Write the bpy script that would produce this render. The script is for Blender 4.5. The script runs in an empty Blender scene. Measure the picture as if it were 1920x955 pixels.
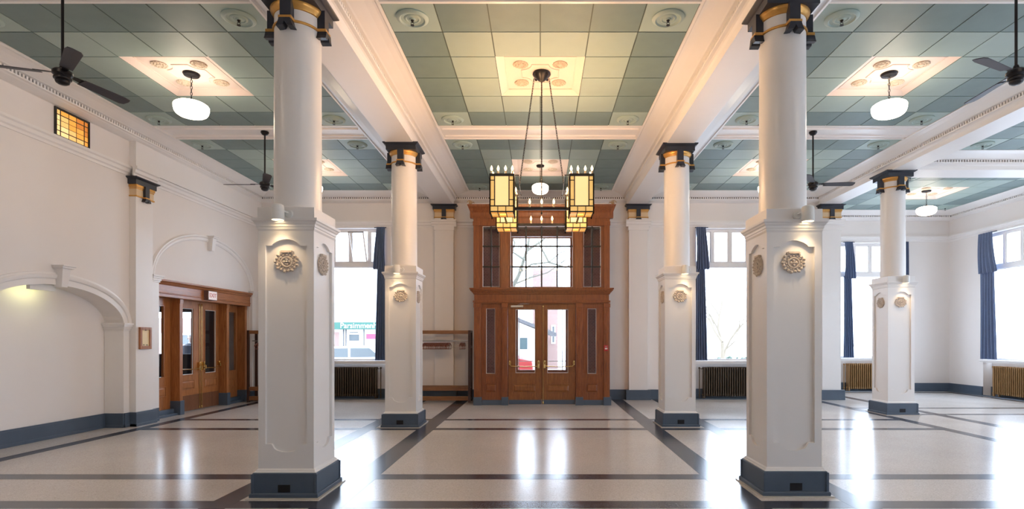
import bpy, math, random
from mathutils import Vector, Matrix
random.seed(7)
PI = math.pi
S = bpy.context.scene
COL = S.collection

# ------------------------------------------------------------------ camera, sky, exposure
F, CX, CY, H = 1040.0, 1013.0, 637.0, 1.6
cam = bpy.data.cameras.new('camera'); camo = bpy.data.objects.new('camera', cam); COL.objects.link(camo)
camo.location = (0, 0, H); camo.rotation_euler = (PI / 2, 0, 0)
cam.sensor_fit = 'HORIZONTAL'; cam.sensor_width = 36; cam.lens = 36 * F / 1920
cam.shift_x = -(CX - 960) / 1920; cam.shift_y = (CY - 477.5) / 1920
cam.clip_start = 0.05; cam.clip_end = 300
S.camera = camo
S.view_settings.view_transform = 'Standard'; S.view_settings.look = 'None'
S.view_settings.gamma = 1; S.view_settings.use_curve_mapping = False
S.view_settings.exposure = 0.8
SKY_STRENGTH = 5.5
PENDANT, CANDLE, CHAND_W, SPOT_W, NICHE_W = 11.0, 6.0, 38.0, 30.0, 0.8
w = bpy.data.worlds.new('overcast_sky'); S.world = w; w.use_nodes = True
bg = w.node_tree.nodes['Background']; bg.inputs[0].default_value = (0.72, 0.87, 1.08, 1); bg.inputs[1].default_value = SKY_STRENGTH
S.cycles.use_denoising = True
S.cycles.max_bounces = 9; S.cycles.diffuse_bounces = 6; S.cycles.glossy_bounces = 4
S.cycles.transparent_max_bounces = 12; S.cycles.caustics_reflective = True; S.cycles.caustics_refractive = False
S.cycles.sample_clamp_indirect = 8

# ------------------------------------------------------------------ materials
def nt(name):
    m = bpy.data.materials.new(name); m.use_nodes = True
    t = m.node_tree; b = t.nodes['Principled BSDF']
    return m, t, b
def P(name, col, rough=.5, metal=0, emis=None, es=0, noise=0, nscale=4, bump=0, bscale=60, spec=None, coat=0):
    m, t, b = nt(name)
    b.inputs['Base Color'].default_value = (*col, 1); b.inputs['Roughness'].default_value = rough
    b.inputs['Metallic'].default_value = metal
    if spec is not None: b.inputs['Specular IOR Level'].default_value = spec
    if coat: b.inputs['Coat Weight'].default_value = coat; b.inputs['Coat Roughness'].default_value = .1
    if emis: b.inputs['Emission Color'].default_value = (*emis, 1); b.inputs['Emission Strength'].default_value = es
    if noise or bump:
        tc = t.nodes.new('ShaderNodeTexCoord')
    if noise:
        n = t.nodes.new('ShaderNodeTexNoise'); n.inputs['Scale'].default_value = nscale; n.inputs['Detail'].default_value = 4
        r = t.nodes.new('ShaderNodeMapRange'); r.inputs[3].default_value = 1 - noise; r.inputs[4].default_value = 1 + noise
        mx = t.nodes.new('ShaderNodeVectorMath'); mx.operation = 'SCALE'; mx.inputs[0].default_value = col
        t.links.new(tc.outputs['Object'], n.inputs['Vector']); t.links.new(n.outputs['Fac'], r.inputs[0])
        t.links.new(r.outputs[0], mx.inputs['Scale']); t.links.new(mx.outputs[0], b.inputs['Base Color'])
    if bump:
        n2 = t.nodes.new('ShaderNodeTexNoise'); n2.inputs['Scale'].default_value = bscale; n2.inputs['Detail'].default_value = 3
        bp = t.nodes.new('ShaderNodeBump'); bp.inputs['Strength'].default_value = bump; bp.inputs['Distance'].default_value = .004
        t.links.new(tc.outputs['Object'], n2.inputs['Vector']); t.links.new(n2.outputs['Fac'], bp.inputs['Height'])
        t.links.new(bp.outputs[0], b.inputs['Normal'])
    return m
def wood(name, c1, c2, rough=.35, axis='z', sc=1.0):
    m, t, b = nt(name)
    tc = t.nodes.new('ShaderNodeTexCoord'); mp = t.nodes.new('ShaderNodeMapping')
    s = [14 * sc, 14 * sc, 14 * sc]; s['xyz'.index(axis)] = 1.1 * sc; mp.inputs['Scale'].default_value = s
    n = t.nodes.new('ShaderNodeTexNoise'); n.inputs['Scale'].default_value = 2.2; n.inputs['Detail'].default_value = 7; n.inputs['Roughness'].default_value = .65
    n.inputs['Distortion'].default_value = 1.2
    cr = t.nodes.new('ShaderNodeValToRGB'); cr.color_ramp.elements[0].position = .3; cr.color_ramp.elements[1].position = .72
    cr.color_ramp.elements[0].color = (*c1, 1); cr.color_ramp.elements[1].color = (*c2, 1)
    t.links.new(tc.outputs['Object'], mp.inputs[0]); t.links.new(mp.outputs[0], n.inputs['Vector'])
    t.links.new(n.outputs['Fac'], cr.inputs[0]); t.links.new(cr.outputs[0], b.inputs['Base Color'])
    b.inputs['Roughness'].default_value = rough; b.inputs['Coat Weight'].default_value = .25; b.inputs['Coat Roughness'].default_value = .2
    return m
def terrazzo(name, base, chip1, chip2, rough=.2):
    m, t, b = nt(name)
    tc = t.nodes.new('ShaderNodeTexCoord')
    v = t.nodes.new('ShaderNodeTexVoronoi'); v.inputs['Scale'].default_value = 110
    cr = t.nodes.new('ShaderNodeValToRGB'); cr.color_ramp.interpolation = 'CONSTANT'
    e = cr.color_ramp.elements; e[0].position = 0; e[0].color = (*base, 1); e[1].position = .72; e[1].color = (*chip1, 1)
    e2 = e.new(.88); e2.color = (*chip2, 1)
    sp = t.nodes.new('ShaderNodeSeparateColor')
    t.links.new(tc.outputs['Object'], v.inputs['Vector']); t.links.new(v.outputs['Color'], sp.inputs[0])
    t.links.new(sp.outputs[0], cr.inputs[0])
    n = t.nodes.new('ShaderNodeTexNoise'); n.inputs['Scale'].default_value = .8; n.inputs['Detail'].default_value = 5
    r = t.nodes.new('ShaderNodeMapRange'); r.inputs[3].default_value = .9; r.inputs[4].default_value = 1.08
    mx = t.nodes.new('ShaderNodeVectorMath'); mx.operation = 'SCALE'
    t.links.new(tc.outputs['Object'], n.inputs['Vector']); t.links.new(n.outputs['Fac'], r.inputs[0])
    t.links.new(cr.outputs[0], mx.inputs[0]); t.links.new(r.outputs[0], mx.inputs['Scale']); t.links.new(mx.outputs[0], b.inputs['Base Color'])
    r2 = t.nodes.new('ShaderNodeMapRange'); r2.inputs[3].default_value = rough * .8; r2.inputs[4].default_value = rough * 1.25
    t.links.new(n.outputs['Fac'], r2.inputs[0]); t.links.new(r2.outputs[0], b.inputs['Roughness'])
    b.inputs['Specular IOR Level'].default_value = .75
    b.inputs['Coat Weight'].default_value = .0
    return m
def brick(name, c1, c2, mortar, sc=5):
    m, t, b = nt(name)
    tc = t.nodes.new('ShaderNodeTexCoord'); mp = t.nodes.new('ShaderNodeMapping'); mp.inputs['Rotation'].default_value = (PI / 2, 0, 0)
    br = t.nodes.new('ShaderNodeTexBrick'); br.inputs['Scale'].default_value = sc
    br.inputs['Color1'].default_value = (*c1, 1); br.inputs['Color2'].default_value = (*c2, 1); br.inputs['Mortar'].default_value = (*mortar, 1)
    t.links.new(tc.outputs['Object'], mp.inputs[0]); t.links.new(mp.outputs[0], br.inputs['Vector'])
    t.links.new(br.outputs[0], b.inputs['Base Color']); b.inputs['Roughness'].default_value = .85
    return m
def glassmat(name, tint=(1, 1, 1), refl=.06):
    m = bpy.data.materials.new(name); m.use_nodes = True; t = m.node_tree; t.nodes.clear()
    o = t.nodes.new('ShaderNodeOutputMaterial'); mi = t.nodes.new('ShaderNodeMixShader')
    tr = t.nodes.new('ShaderNodeBsdfTransparent'); tr.inputs[0].default_value = (*tint, 1)
    gl = t.nodes.new('ShaderNodeBsdfGlossy'); gl.inputs['Roughness'].default_value = .02
    lw = t.nodes.new('ShaderNodeLayerWeight'); lw.inputs[0].default_value = .5
    pw = t.nodes.new('ShaderNodeMath'); pw.operation = 'POWER'; pw.inputs[1].default_value = 5
    ad = t.nodes.new('ShaderNodeMath'); ad.operation = 'MULTIPLY_ADD'; ad.inputs[1].default_value = .5; ad.inputs[2].default_value = refl * .6
    t.links.new(lw.outputs['Facing'], pw.inputs[0]); t.links.new(pw.outputs[0], ad.inputs[0]); t.links.new(ad.outputs[0], mi.inputs[0]); t.links.new(tr.outputs[0], mi.inputs[1]); t.links.new(gl.outputs[0], mi.inputs[2])
    t.links.new(mi.outputs[0], o.inputs[0])
    return m

WALL = P('cream_wall_paint', (.81, .77, .745), .6, noise=.025, nscale=2, bump=.15, bscale=120)
TRIM = P('white_gloss_trim_paint', (.84, .815, .80), .32, noise=.02, nscale=3)
CEIL = P('white_ceiling_paint', (.85, .825, .81), .4, noise=.02)
BASE = P('slate_blue_paint', (.075, .105, .15), .38, noise=.12, nscale=6)
DARK = P('dark_navy_paint', (.022, .027, .042), .35)
GOLD = P('gold_paint', (.62, .33, .085), .32, metal=.55, noise=.1, nscale=20)
OCHRE = P('tan_capital_paint', (.72, .55, .35), .45)
RELIEF = P('beige_plaster_relief', (.58, .50, .43), .7, noise=.2, nscale=60)
CRELIEF = P('tan_plaster_relief', (.60, .50, .40), .8, noise=.35, nscale=70, bump=1.0, bscale=90)
T_DARK = P('dark_green_ceiling_tile', (.165, .24, .235), .5, noise=.10, nscale=5, bump=.35, bscale=160)
T_LIGHT = P('pale_green_ceiling_tile', (.325, .42, .39), .5, noise=.05, nscale=5, bump=.3, bscale=160)
T_CORN = P('light_green_corner_tile', (.35, .455, .425), .5, noise=.03)
T_JOINT = P('green_tile_joint', (.07, .10, .09), .6)
T_CENTRE = P('cream_centre_panel_paint', (.80, .67, .61), .5, noise=.02)
FLOOR = terrazzo('cream_terrazzo', (.66, .615, .58), (.57, .52, .48), (.74, .705, .675))
STRIP = terrazzo('charcoal_terrazzo', (.045, .045, .06), (.10, .10, .12), (.02, .02, .03))
OAK = wood('red_brown_oak', (.15, .036, .007), (.32, .098, .021))
OAKC = wood('entrance_door_oak', (.17, .052, .012), (.36, .135, .034))
OAKH = wood('red_brown_oak_horizontal', (.24, .075, .022), (.48, .18, .06), axis='x')
OAK2 = wood('golden_oak', (.25, .082, .022), (.50, .20, .065))
OAKR = wood('rack_oak', (.16, .065, .025), (.32, .14, .05), axis='x')
RACKD = wood('dark_rack_wood', (.035, .015, .01), (.08, .03, .018))
HANG = wood('hanger_wood', (.15, .032, .014), (.30, .08, .035), axis='y')
BRASS = P('polished_brass', (.72, .50, .20), .22, metal=1)
BRONZE = P('dark_bronze_paint', (.10, .068, .042), .4, metal=.4, noise=.1)
GOLDRAD = P('gold_radiator_paint', (.36, .205, .085), .42, metal=.3)
BLACK = P('black_metal', (.018, .017, .02), .35, metal=.5)
FANB = P('fan_blade_black', (.04, .038, .05), .5)
STEEL = P('grey_steel', (.5, .5, .5), .3, metal=1)
WHITEP = P('white_plastic', (.78, .78, .76), .4)
RED = P('red_plastic', (.45, .02, .02), .4)
CURT = P('slate_blue_curtain', (.11, .155, .27), .5, noise=.15, nscale=14)
BRICKM = brick('brown_brick', (.20, .085, .07), (.26, .11, .09), (.32, .22, .2), 6)
GLASS = glassmat('window_glass')
GLOBE = P('lit_opal_glass', (.9, .88, .84), .25, emis=(1.0, .82, .62), es=PENDANT)
BULB = P('candle_bulb', (1, .8, .5), .3, emis=(1.0, .66, .30), es=CANDLE)
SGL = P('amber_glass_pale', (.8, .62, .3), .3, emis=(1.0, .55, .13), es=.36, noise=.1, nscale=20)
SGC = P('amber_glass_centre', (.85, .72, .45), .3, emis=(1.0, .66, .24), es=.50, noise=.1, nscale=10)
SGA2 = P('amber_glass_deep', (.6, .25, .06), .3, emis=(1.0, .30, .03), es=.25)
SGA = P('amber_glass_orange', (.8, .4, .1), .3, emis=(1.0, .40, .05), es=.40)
LEAD = P('black_leading', (.02, .017, .015), .5)
EXT = P('exit_sign_face', (.8, .7, .68), .4, emis=(1, .80, .76), es=.12)
EXTR = P('exit_sign_letters', (.6, .15, .12), .5)

# ------------------------------------------------------------------ mesh helpers
class MB:
    def __init__(s): s.v = []; s.f = []; s.mi = []; s.mats = []
    def _m(s, m):
        if m is None: return 0
        if m not in s.mats: s.mats.append(m)
        return s.mats.index(m)
    def add(s, vs, fs, m=None):
        o = len(s.v); k = s._m(m); s.v += [tuple(v) for v in vs]
        for f in fs: s.f.append(tuple(i + o for i in f)); s.mi.append(k)
    def box(s, x0, x1, y0, y1, z0, z1, m=None):
        if x0 > x1: x0, x1 = x1, x0
        if y0 > y1: y0, y1 = y1, y0
        if z0 > z1: z0, z1 = z1, z0
        s.add([(x0, y0, z0), (x1, y0, z0), (x1, y1, z0), (x0, y1, z0), (x0, y0, z1), (x1, y0, z1), (x1, y1, z1), (x0, y1, z1)],
              [(0, 3, 2, 1), (4, 5, 6, 7), (0, 1, 5, 4), (1, 2, 6, 5), (2, 3, 7, 6), (3, 0, 4, 7)], m)
    def hexa(s, b, t, m=None):
        s.add(list(b) + list(t), [(0, 3, 2, 1), (4, 5, 6, 7), (0, 1, 5, 4), (1, 2, 6, 5), (2, 3, 7, 6), (3, 0, 4, 7)], m)
    def holes(s, u0, u1, w0, w1, d0, d1, hs, ax='xz', m=None):
        """rectangular plate with rectangular holes; ax gives the plate's plane, d is the depth axis"""
        us = sorted({u0, u1, *[min(max(a, u0), u1) for h in hs for a in h[:2]]}); ws = sorted({w0, w1, *[min(max(a, w0), w1) for h in hs for a in h[2:]]})
        for i in range(len(us) - 1):
            for j in range(len(ws) - 1):
                cu, cw = (us[i] + us[i + 1]) / 2, (ws[j] + ws[j + 1]) / 2
                if any(h[0] < cu < h[1] and h[2] < cw < h[3] for h in hs): continue
                if ax == 'xz': s.box(us[i], us[i + 1], d0, d1, ws[j], ws[j + 1], m)
                elif ax == 'yz': s.box(d0, d1, us[i], us[i + 1], ws[j], ws[j + 1], m)
                else: s.box(us[i], us[i + 1], ws[j], ws[j + 1], d0, d1, m)
    def prism(s, pts, d0, d1, ax='y', m=None):
        """polygon extruded: ax y -> pts are (x,z); ax x -> (y,z); ax z -> (x,y)"""
        n = len(pts)
        def q(p, d): return {'y': (p[0], d, p[1]), 'x': (d, p[0], p[1]), 'z': (p[0], p[1], d)}[ax]
        s.add([q(p, d0) for p in pts] + [q(p, d1) for p in pts],
              [tuple(range(n)), tuple(range(2 * n - 1, n - 1, -1))] + [(i, i + n, (i + 1) % n + n, (i + 1) % n) for i in range(n)], m)
    def lathe(s, prof, c=(0, 0, 0), n=24, m=None, M=None, ph=0):
        vs = []; fs = []
        for r, z in prof:
            for k in range(n):
                a = 2 * PI * k / n + ph; p = Vector((r * math.cos(a), r * math.sin(a), z))
                if M: p = M @ p
                vs.append((p.x + c[0], p.y + c[1], p.z + c[2]))
        for j in range(len(prof) - 1):
            for k in range(n):
                a, b = j * n + k, j * n + (k + 1) % n; fs.append((a, b, b + n, a + n))
        fs.append(tuple(range(n - 1, -1, -1))); fs.append(tuple(range((len(prof) - 1) * n, len(prof) * n)))
        s.add(vs, fs, m)
    def sq(s, prof, c=(0, 0, 0), m=None):
        s.lathe([(r * math.sqrt(2), z) for r, z in prof], c, 4, m, ph=PI / 4)
    def tube(s, pts, r, n=8, m=None, closed=False):
        pts = [Vector(p) for p in pts]; N = len(pts); vs = []; fs = []
        rr = r if isinstance(r, (list, tuple)) else [r] * N
        up = Vector((0, 0, 1)); prev = None
        for i, p in enumerate(pts):
            if closed: t = pts[(i + 1) % N] - pts[i - 1]
            else: t = (pts[min(i + 1, N - 1)] - pts[max(i - 1, 0)])
            t.normalize()
            if prev is None:
                a = t.orthogonal().normalized()
            else:
                a = (prev - t * prev.dot(t))
                a = a.normalized() if a.length > 1e-6 else t.orthogonal().normalized()
            prev = a; b = t.cross(a)
            for k in range(n):
                g = 2 * PI * k / n; vs.append(p + (a * math.cos(g) + b * math.sin(g)) * rr[i])
        for i in range(N if closed else N - 1):
            j = (i + 1) % N
            for k in range(n): fs.append((i * n + k, i * n + (k + 1) % n, j * n + (k + 1) % n, j * n + k))
        if not closed: fs.append(tuple(range(n - 1, -1, -1))); fs.append(tuple(range((N - 1) * n, N * n)))
        s.add(vs, fs, m)
    def blob(s, c, r, n=8, rings=5, m=None, M=None):
        vs = []; fs = []
        for j in range(rings + 1):
            a = PI * j / rings - PI / 2
            for k in range(n):
                g = 2 * PI * k / n; p = Vector((math.cos(a) * math.cos(g) * r[0], math.cos(a) * math.sin(g) * r[1], math.sin(a) * r[2]))
                if M: p = M @ p
                vs.append((p.x + c[0], p.y + c[1], p.z + c[2]))
        for j in range(rings):
            for k in range(n): fs.append((j * n + k, j * n + (k + 1) % n, (j + 1) * n + (k + 1) % n, (j + 1) * n + k))
        s.add(vs, fs, m)
    def chain(s, p0, p1, L=.05, r=.0045, m=None):
        p0, p1 = Vector(p0), Vector(p1); d = p1 - p0; n = max(2, int(d.length / (L * .8))); t = d.normalized(); a = t.orthogonal().normalized(); b = t.cross(a)
        for i in range(n):
            c = p0 + d * ((i + .5) / n); u = a if i % 2 else b
            s.tube([c + t * math.cos(g) * L * .55 + u * math.sin(g) * L * .24 for g in [2 * PI * k / 8 for k in range(8)]], r, 4, m, closed=True)
    def xf(s, M):
        s.v = [tuple(M @ Vector(v)) for v in s.v]; return s
    def build(s, name, mat=None, parent=None, smooth=True, bevel=0, label=None, ang=.6):
        me = bpy.data.meshes.new(name); me.from_pydata(s.v, [], s.f)
        if mat is not None and not s.mats: me.materials.append(mat)
        else:
            for q in s.mats: me.materials.append(q)
            me.polygons.foreach_set('material_index', s.mi)
        if smooth:
            me.polygons.foreach_set('use_smooth', [True] * len(me.polygons)); me.set_sharp_from_angle(angle=ang)
        me.update()
        o = bpy.data.objects.new(name, me); COL.objects.link(o)
        if parent: o.parent = parent
        if bevel:
            md = o.modifiers.new('bevel', 'BEVEL'); md.width = bevel; md.segments = 2; md.limit_method = 'ANGLE'; md.harden_normals = False
        if label: o['label'] = label
        return o
def tag(o, label, cat, group=None, kind=None):
    o['label'] = label
    if cat: o['category'] = cat
    if group: o['group'] = group
    if kind: o['kind'] = kind
    return o
def thing(name, label, cat, loc=(0, 0, 0), rz=0, group=None):
    o = bpy.data.objects.new(name, None); COL.objects.link(o); o.location = loc; o.rotation_euler = (0, 0, rz)
    o.empty_display_size = .1
    return tag(o, label, cat, group)
def struct(o, label=None):
    o['kind'] = 'structure'
    if label: o['label'] = label
    return o
def dup(root, loc=None, rz=None, label=None, group=None):
    r = root.copy(); COL.objects.link(r)
    if loc is not None: r.location = loc
    if rz is not None: r.rotation_euler = (0, 0, rz)
    if label: r['label'] = label
    if group: r['group'] = group
    def rec(a, b):
        for ch in [c for c in bpy.data.objects if c.parent == a]:
            c = ch.copy(); COL.objects.link(c); c.parent = b; rec(ch, c)
    rec(root, r)
    return r
def text(name, body, size, mat, parent, loc, rot, depth=.003, align='CENTER'):
    c = bpy.data.curves.new(name, 'FONT'); c.body = body; c.size = size; c.extrude = depth; c.align_x = align; c.align_y = 'CENTER'
    c.materials.append(mat); o = bpy.data.objects.new(name, c); COL.objects.link(o); 
    dg = bpy.context.evaluated_depsgraph_get(); me = bpy.data.meshes.new_from_object(o.evaluated_get(dg)); bpy.data.objects.remove(o)
    o = bpy.data.objects.new(name, me); COL.objects.link(o); o.parent = parent; o.location = loc; o.rotation_euler = rot
    return o
def lamp(kind, loc, W, col, parent=None, **k):
    l = bpy.data.lights.new('lamp_light', kind); l.energy = W; l.color = col
    o = bpy.data.objects.new('lamp_light', l); COL.objects.link(o); o.location = loc
    rot = k.pop('rot', None)
    if rot: o.rotation_euler = rot
    for a, b in k.items(): setattr(l, a, b)
    if parent: o.parent = parent
    return o

# ------------------------------------------------------------------ room constants
ZC, ZB = 5.45, 5.18
XL, YB, XR, YF = -7.56, 14.85, 12.6, 17.08
YN = -5.0
# ------------------------------------------------------------------ floor
mb = MB(); mb.box(-8.3, 13, YN - .3, 17.5, -.2, 0)
floor = struct(mb.build('floor', FLOOR), 'polished cream terrazzo floor with charcoal inlaid strips')
mb = MB()
for a, b in ((-7.28, -7.07), (-3.23, -2.98), (-2.19, -1.89), (1.89, 2.19), (2.98, 3.23), (7.12, 7.33), (8.35, 8.58)):
    y1 = 14.8 if a < 8 else 17.0
    mb.box(a, b, YN, y1, -.01, .0015)
inl = mb.build('inlay_strip', STRIP, floor, smooth=False)
mb = MB()
for a, b in ((10.96, 11.16), (9.79, 10.02), (6.34, 6.58), (5.25, 5.49), (1.9, 2.1), (.8, 1.0)):
    mb.box(-7.28, 7.33, a, b, -.01, .0008)
for a, b in ((12.85, 13.02), (11.75, 11.93)): mb.box(7.2, 12.4, a, b, -.01, .0008)
for a in (12.3,): mb.box(a, a + .16, YN, 16.8, -.01, .0012)
mb.box(8.5, 12.3, 16.6, 16.76, -.01, .0009)
mb.build('inlay_strip', STRIP, floor, smooth=False)

# ------------------------------------------------------------------ walls
W1 = (-6.08, -4.15); W2 = (4.16, 6.09); W3 = (9.25, 11.23); W4 = (13.55, 15.78)
WZ0, WZ1 = 1.03, 4.58
mb = MB()
mb.holes(-8.1, 8.02, 0, 5.6, YB, YB + .32, [(*W1, 0, WZ1), (*W2, 0, WZ1), (-.82, .88, 0, 4.36)], 'xz')
for a, b in (W1, W2): mb.box(a, b, YB + .26, YB + .32, 0, WZ0)
struct(mb.build('wall_back', WALL, smooth=False), 'cream plaster wall behind the oak entrance')
# left wall with arched niche
NY, NR, NS, NA = 8.70, 1.36, 1.855, .60
mb = MB()
mb.box(-7.9, XL, YN, NY - NR, 0, 5.6); mb.box(-7.9, XL, NY + NR, 10.92, 0, 5.6)
mb.box(-7.9, XL, 10.92, 14.42, 2.80, 5.6); mb.box(-7.9, XL, 14.42, YB + .3, 0, 5.6)
n = 36
for i in range(n):
    a0 = PI - PI * i / n; a1 = PI - PI * (i + 1) / n
    ya, yb = NY + NR * math.cos(a0), NY + NR * math.cos(a1); za, zb = NS + NA * math.sin(a0), NS + NA * math.sin(a1)
    mb.hexa([(-7.9, ya, za), (XL, ya, za), (XL, yb, zb), (-7.9, yb, zb)], [(-7.9, ya, 5.6), (XL, ya, 5.6), (XL, yb, 5.6), (-7.9, yb, 5.6)])
mb.box(-8.15, -7.9, YN, 10.92, 0, 5.6); mb.box(-8.15, -7.9, 10.92, 14.42, 2.8, 5.6); mb.box(-8.15, -7.9, 14.42, YB + .3, 0, 5.6)
struct(mb.build('wall_left', WALL, smooth=True, ang=.5), 'cream side wall with an arched niche and a side entrance')
mb = MB(); mb.box(7.72, 8.02, YB + .32, YF + .3, 0, 5.6)
struct(mb.build('wall_return', WALL, smooth=False), 'short wall stepping back to the far window')
mb = MB(); mb.holes(7.72, 12.95, 0, 5.6, YF, YF + .32, [(*W3, 0, WZ1)], 'xz'); mb.box(*W3, YF + .26, YF + .32, 0, WZ0)
struct(mb.build('wall_far', WALL, smooth=False), 'pale far wall of the window alcove')
RW = [W4, (9.3, 11.4), (5.0, 7.1), (.7, 2.8), (-3.6, -1.5)]  # all but the first are out of view, added to let in daylight
mb = MB(); mb.holes(YN - .3, YF, 0, 5.6, XR, XR + .32, [(*a, 0, WZ1) for a in RW], 'yz')
for a in RW: mb.box(XR + .26, XR + .32, *a, 0, WZ0)
struct(mb.build('wall_right', WALL, smooth=False), 'pale wall with tall curtained windows')
RR = []
mb = MB(); mb.holes(-8.15, XR, 0, 5.6, YN - .3, YN, [(*a, 1.03, WZ1) for a in RR], 'xz')
struct(mb.build('wall_rear', WALL, smooth=False), 'cream wall behind the viewpoint')

# baseboards
def bboard(name, segs, lab):
    mb = MB()
    for (x0, x1, y0, y1) in segs:
        mb.box(x0, x1, y0, y1, 0, .235); 
        ax = abs(x1 - x0) > abs(y1 - y0)
        mb.box(x0 - (0 if ax else .008), x1 + (0 if ax else .008), y0 - (.008 if ax else 0), y1 + (.008 if ax else 0), 0, .05)
        mb.box(x0, x1, y0, y1, .235, .262)
    struct(mb.build(name, BASE, smooth=False, bevel=.004), lab)
bboard('baseboard_left', [(-7.9, -7.872, NY - NR, NY + NR), (-7.9, -7.545, NY + NR - .028, NY + NR), (XL, -7.53, NY + NR, 10.2),
                          (XL, -7.405, 10.17, 10.72), (XL, -7.50, 10.72, 10.92), (XL, -7.53, YN, NY - NR), (XL, -7.49, 14.42, 14.6)], 'slate blue baseboard of the side wall')
bboard('baseboard_back', [(-7.5, W1[0] - .02, YB - .03, YB), (W1[1] + .02, -2.86, YB - .03, YB), (-2.88, -2.22, YB - .19, YB), (-2.22, -1.66, YB - .03, YB),
                          (1.72, 2.27, YB - .03, YB), (2.27, 2.93, YB - .19, YB), (2.93, W2[0] - .02, YB - .03, YB), (W2[1] + .02, 7.42, YB - .03, YB), (7.40, 8.06, YB - .19, YB)],
       'slate blue baseboard of the entrance wall')
bboard('baseboard_far', [(8.02, W3[0], YF - .03, YF), (W3[1], XR, YF - .03, YF)], 'slate blue baseboard of the far wall')
bboard('baseboard_right', [(XR - .03, XR, W4[1], YF), (XR - .03, XR, 11.4, W4[0]), (XR - .03, XR, 7.1, 9.3)], 'slate blue baseboard of the window wall')
# kerbs in front of radiator recesses and recess baseboards
mb = MB()
for a, b in (W1, W2): mb.box(a, b, YB + .22, YB + .26, 0, .26); mb.box(a - .02, b + .02, YB - .05, YB + .02, 0, .022)
mb.box(*W3, YF + .22, YF + .26, 0, .26); mb.box(W3[0] - .1, W3[1] + .1, YF - .05, YF + .02, 0, .022)
mb.box(XR + .22, XR + .26, *W4, 0, .26); mb.box(XR - .06, XR + .02, 8.4, YF - .05, 0, .022)
struct(mb.build('baseboard_recess', BASE, smooth=False), 'dark kerb and baseboard in the radiator recesses')

# ------------------------------------------------------------------ picture rail
RAILP = [(0, 4.60), (.02, 4.60), (.025, 4.64), (.05, 4.66), (.06, 4.71), (.085, 4.73), (.085, 4.77), (.0, 4.785)]
mb = MB()
def rail_y(X, y0, y1, sgn):   # runs along Y on a wall at X, protruding toward sgn
    mb.prism([(X + sgn * a, z) for a, z in RAILP], y0, y1, 'y')
def rail_x(Y, x0, x1):        # protrudes toward -Y
    mb.prism([(Y - a, z) for a, z in RAILP], x0, x1, 'x')
mb.box(XL, -7.46, 10.2, YB, 4.78, 5.27); rail_y(XL, YN, 10.2, 1); rail_y(-7.44, 10.12, 10.73, 1); rail_y(XL, 10.65, YB, 1)
for a, b in ((-7.56, -2.86), (-2.22, 2.28), (2.92, 7.42)): rail_x(YB, a, b)
for c in (-2.55, 2.6, 7.72): rail_x(YB - .15, c - .33, c + .33)
rail_x(YF, 8.02, XR); rail_y(XR, YN, YF, -1)
struct(mb.build('trim_1', TRIM, smooth=False), 'white moulded picture rail running round the walls')

# ------------------------------------------------------------------ ceiling
BAYC = [(-5.12, 8.14), (0, 8.14), (5.12, 8.14), (-5.12, 12.43), (0, 12.43), (5.12, 12.43), (-5.12, 3.84), (0, 3.84), (5.12, 3.84),
        (-5.12, -.46), (0, -.46), (5.12, -.46), (10.23, 9.39), (10.23, 14.58), (10.23, 5.09)]
mb = MB(); mb.holes(-8.15, 12.95, YN - .3, YF + .35, ZC, ZC + .09, [(x - .61, x + .61, y - .61, y + .61) for x, y in BAYC], 'xy')
mb.box(-8.15, 12.95, YN - .3, YF + .35, ZC + .09, ZC + .15)
ceil = struct(mb.build('ceiling', CEIL, smooth=False), 'white coffered ceiling with bays of green tiles')
# tile panel (local origin = bay centre at z 0 = ceiling plane)
T = .61
def tile_panel_mesh():
    mb = MB()
    mb.holes(-1.83, 1.83, -1.83, 1.83, -.004, 0, [(-.61, .61, -.61, .61)], 'xy', T_JOINT)
    for i in range(6):
        for j in range(6):
            if i in (2, 3) and j in (2, 3): continue
            x, y = -1.83 + T * i, -1.83 + T * j
            corner = i in (0, 5) and j in (0, 5); ring = i in (0, 5) or j in (0, 5)
            m = T_CORN if corner else T_DARK if ring else T_LIGHT
            mb.box(x + .008, x + T - .008, y + .008, y + T - .008, -.011, -.004, m)
    return mb
def rosette_mesh():
    mb = MB(); mb.lathe([(.19, 0), (.19, -.012), (.165, -.03), (.15, -.032), (.135, -.016), (.10, -.012), (.09, -.02), (.075, -.022), (.065, -.014), (.04, -.018), (.03, -.03), (.0, -.03)], n=32)
    return mb
def medal_mesh():
    mb = MB(); mb.lathe([(.10, 0), (.10, -.014), (.09, -.02), (.08, -.012), (.04, -.012), (.03, -.024), (0, -.026)], n=24)
    for k in range(9):
        a = 2 * PI * k / 9; mb.blob((.062 * math.cos(a), .062 * math.sin(a), -.014), (.018, .018, .012), 6, 4)
    for k in range(14):
        a = 2 * PI * k / 14; mb.blob((.096 * math.cos(a), .096 * math.sin(a), -.010), (.015, .015, .010), 6, 4)
    return mb
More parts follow.
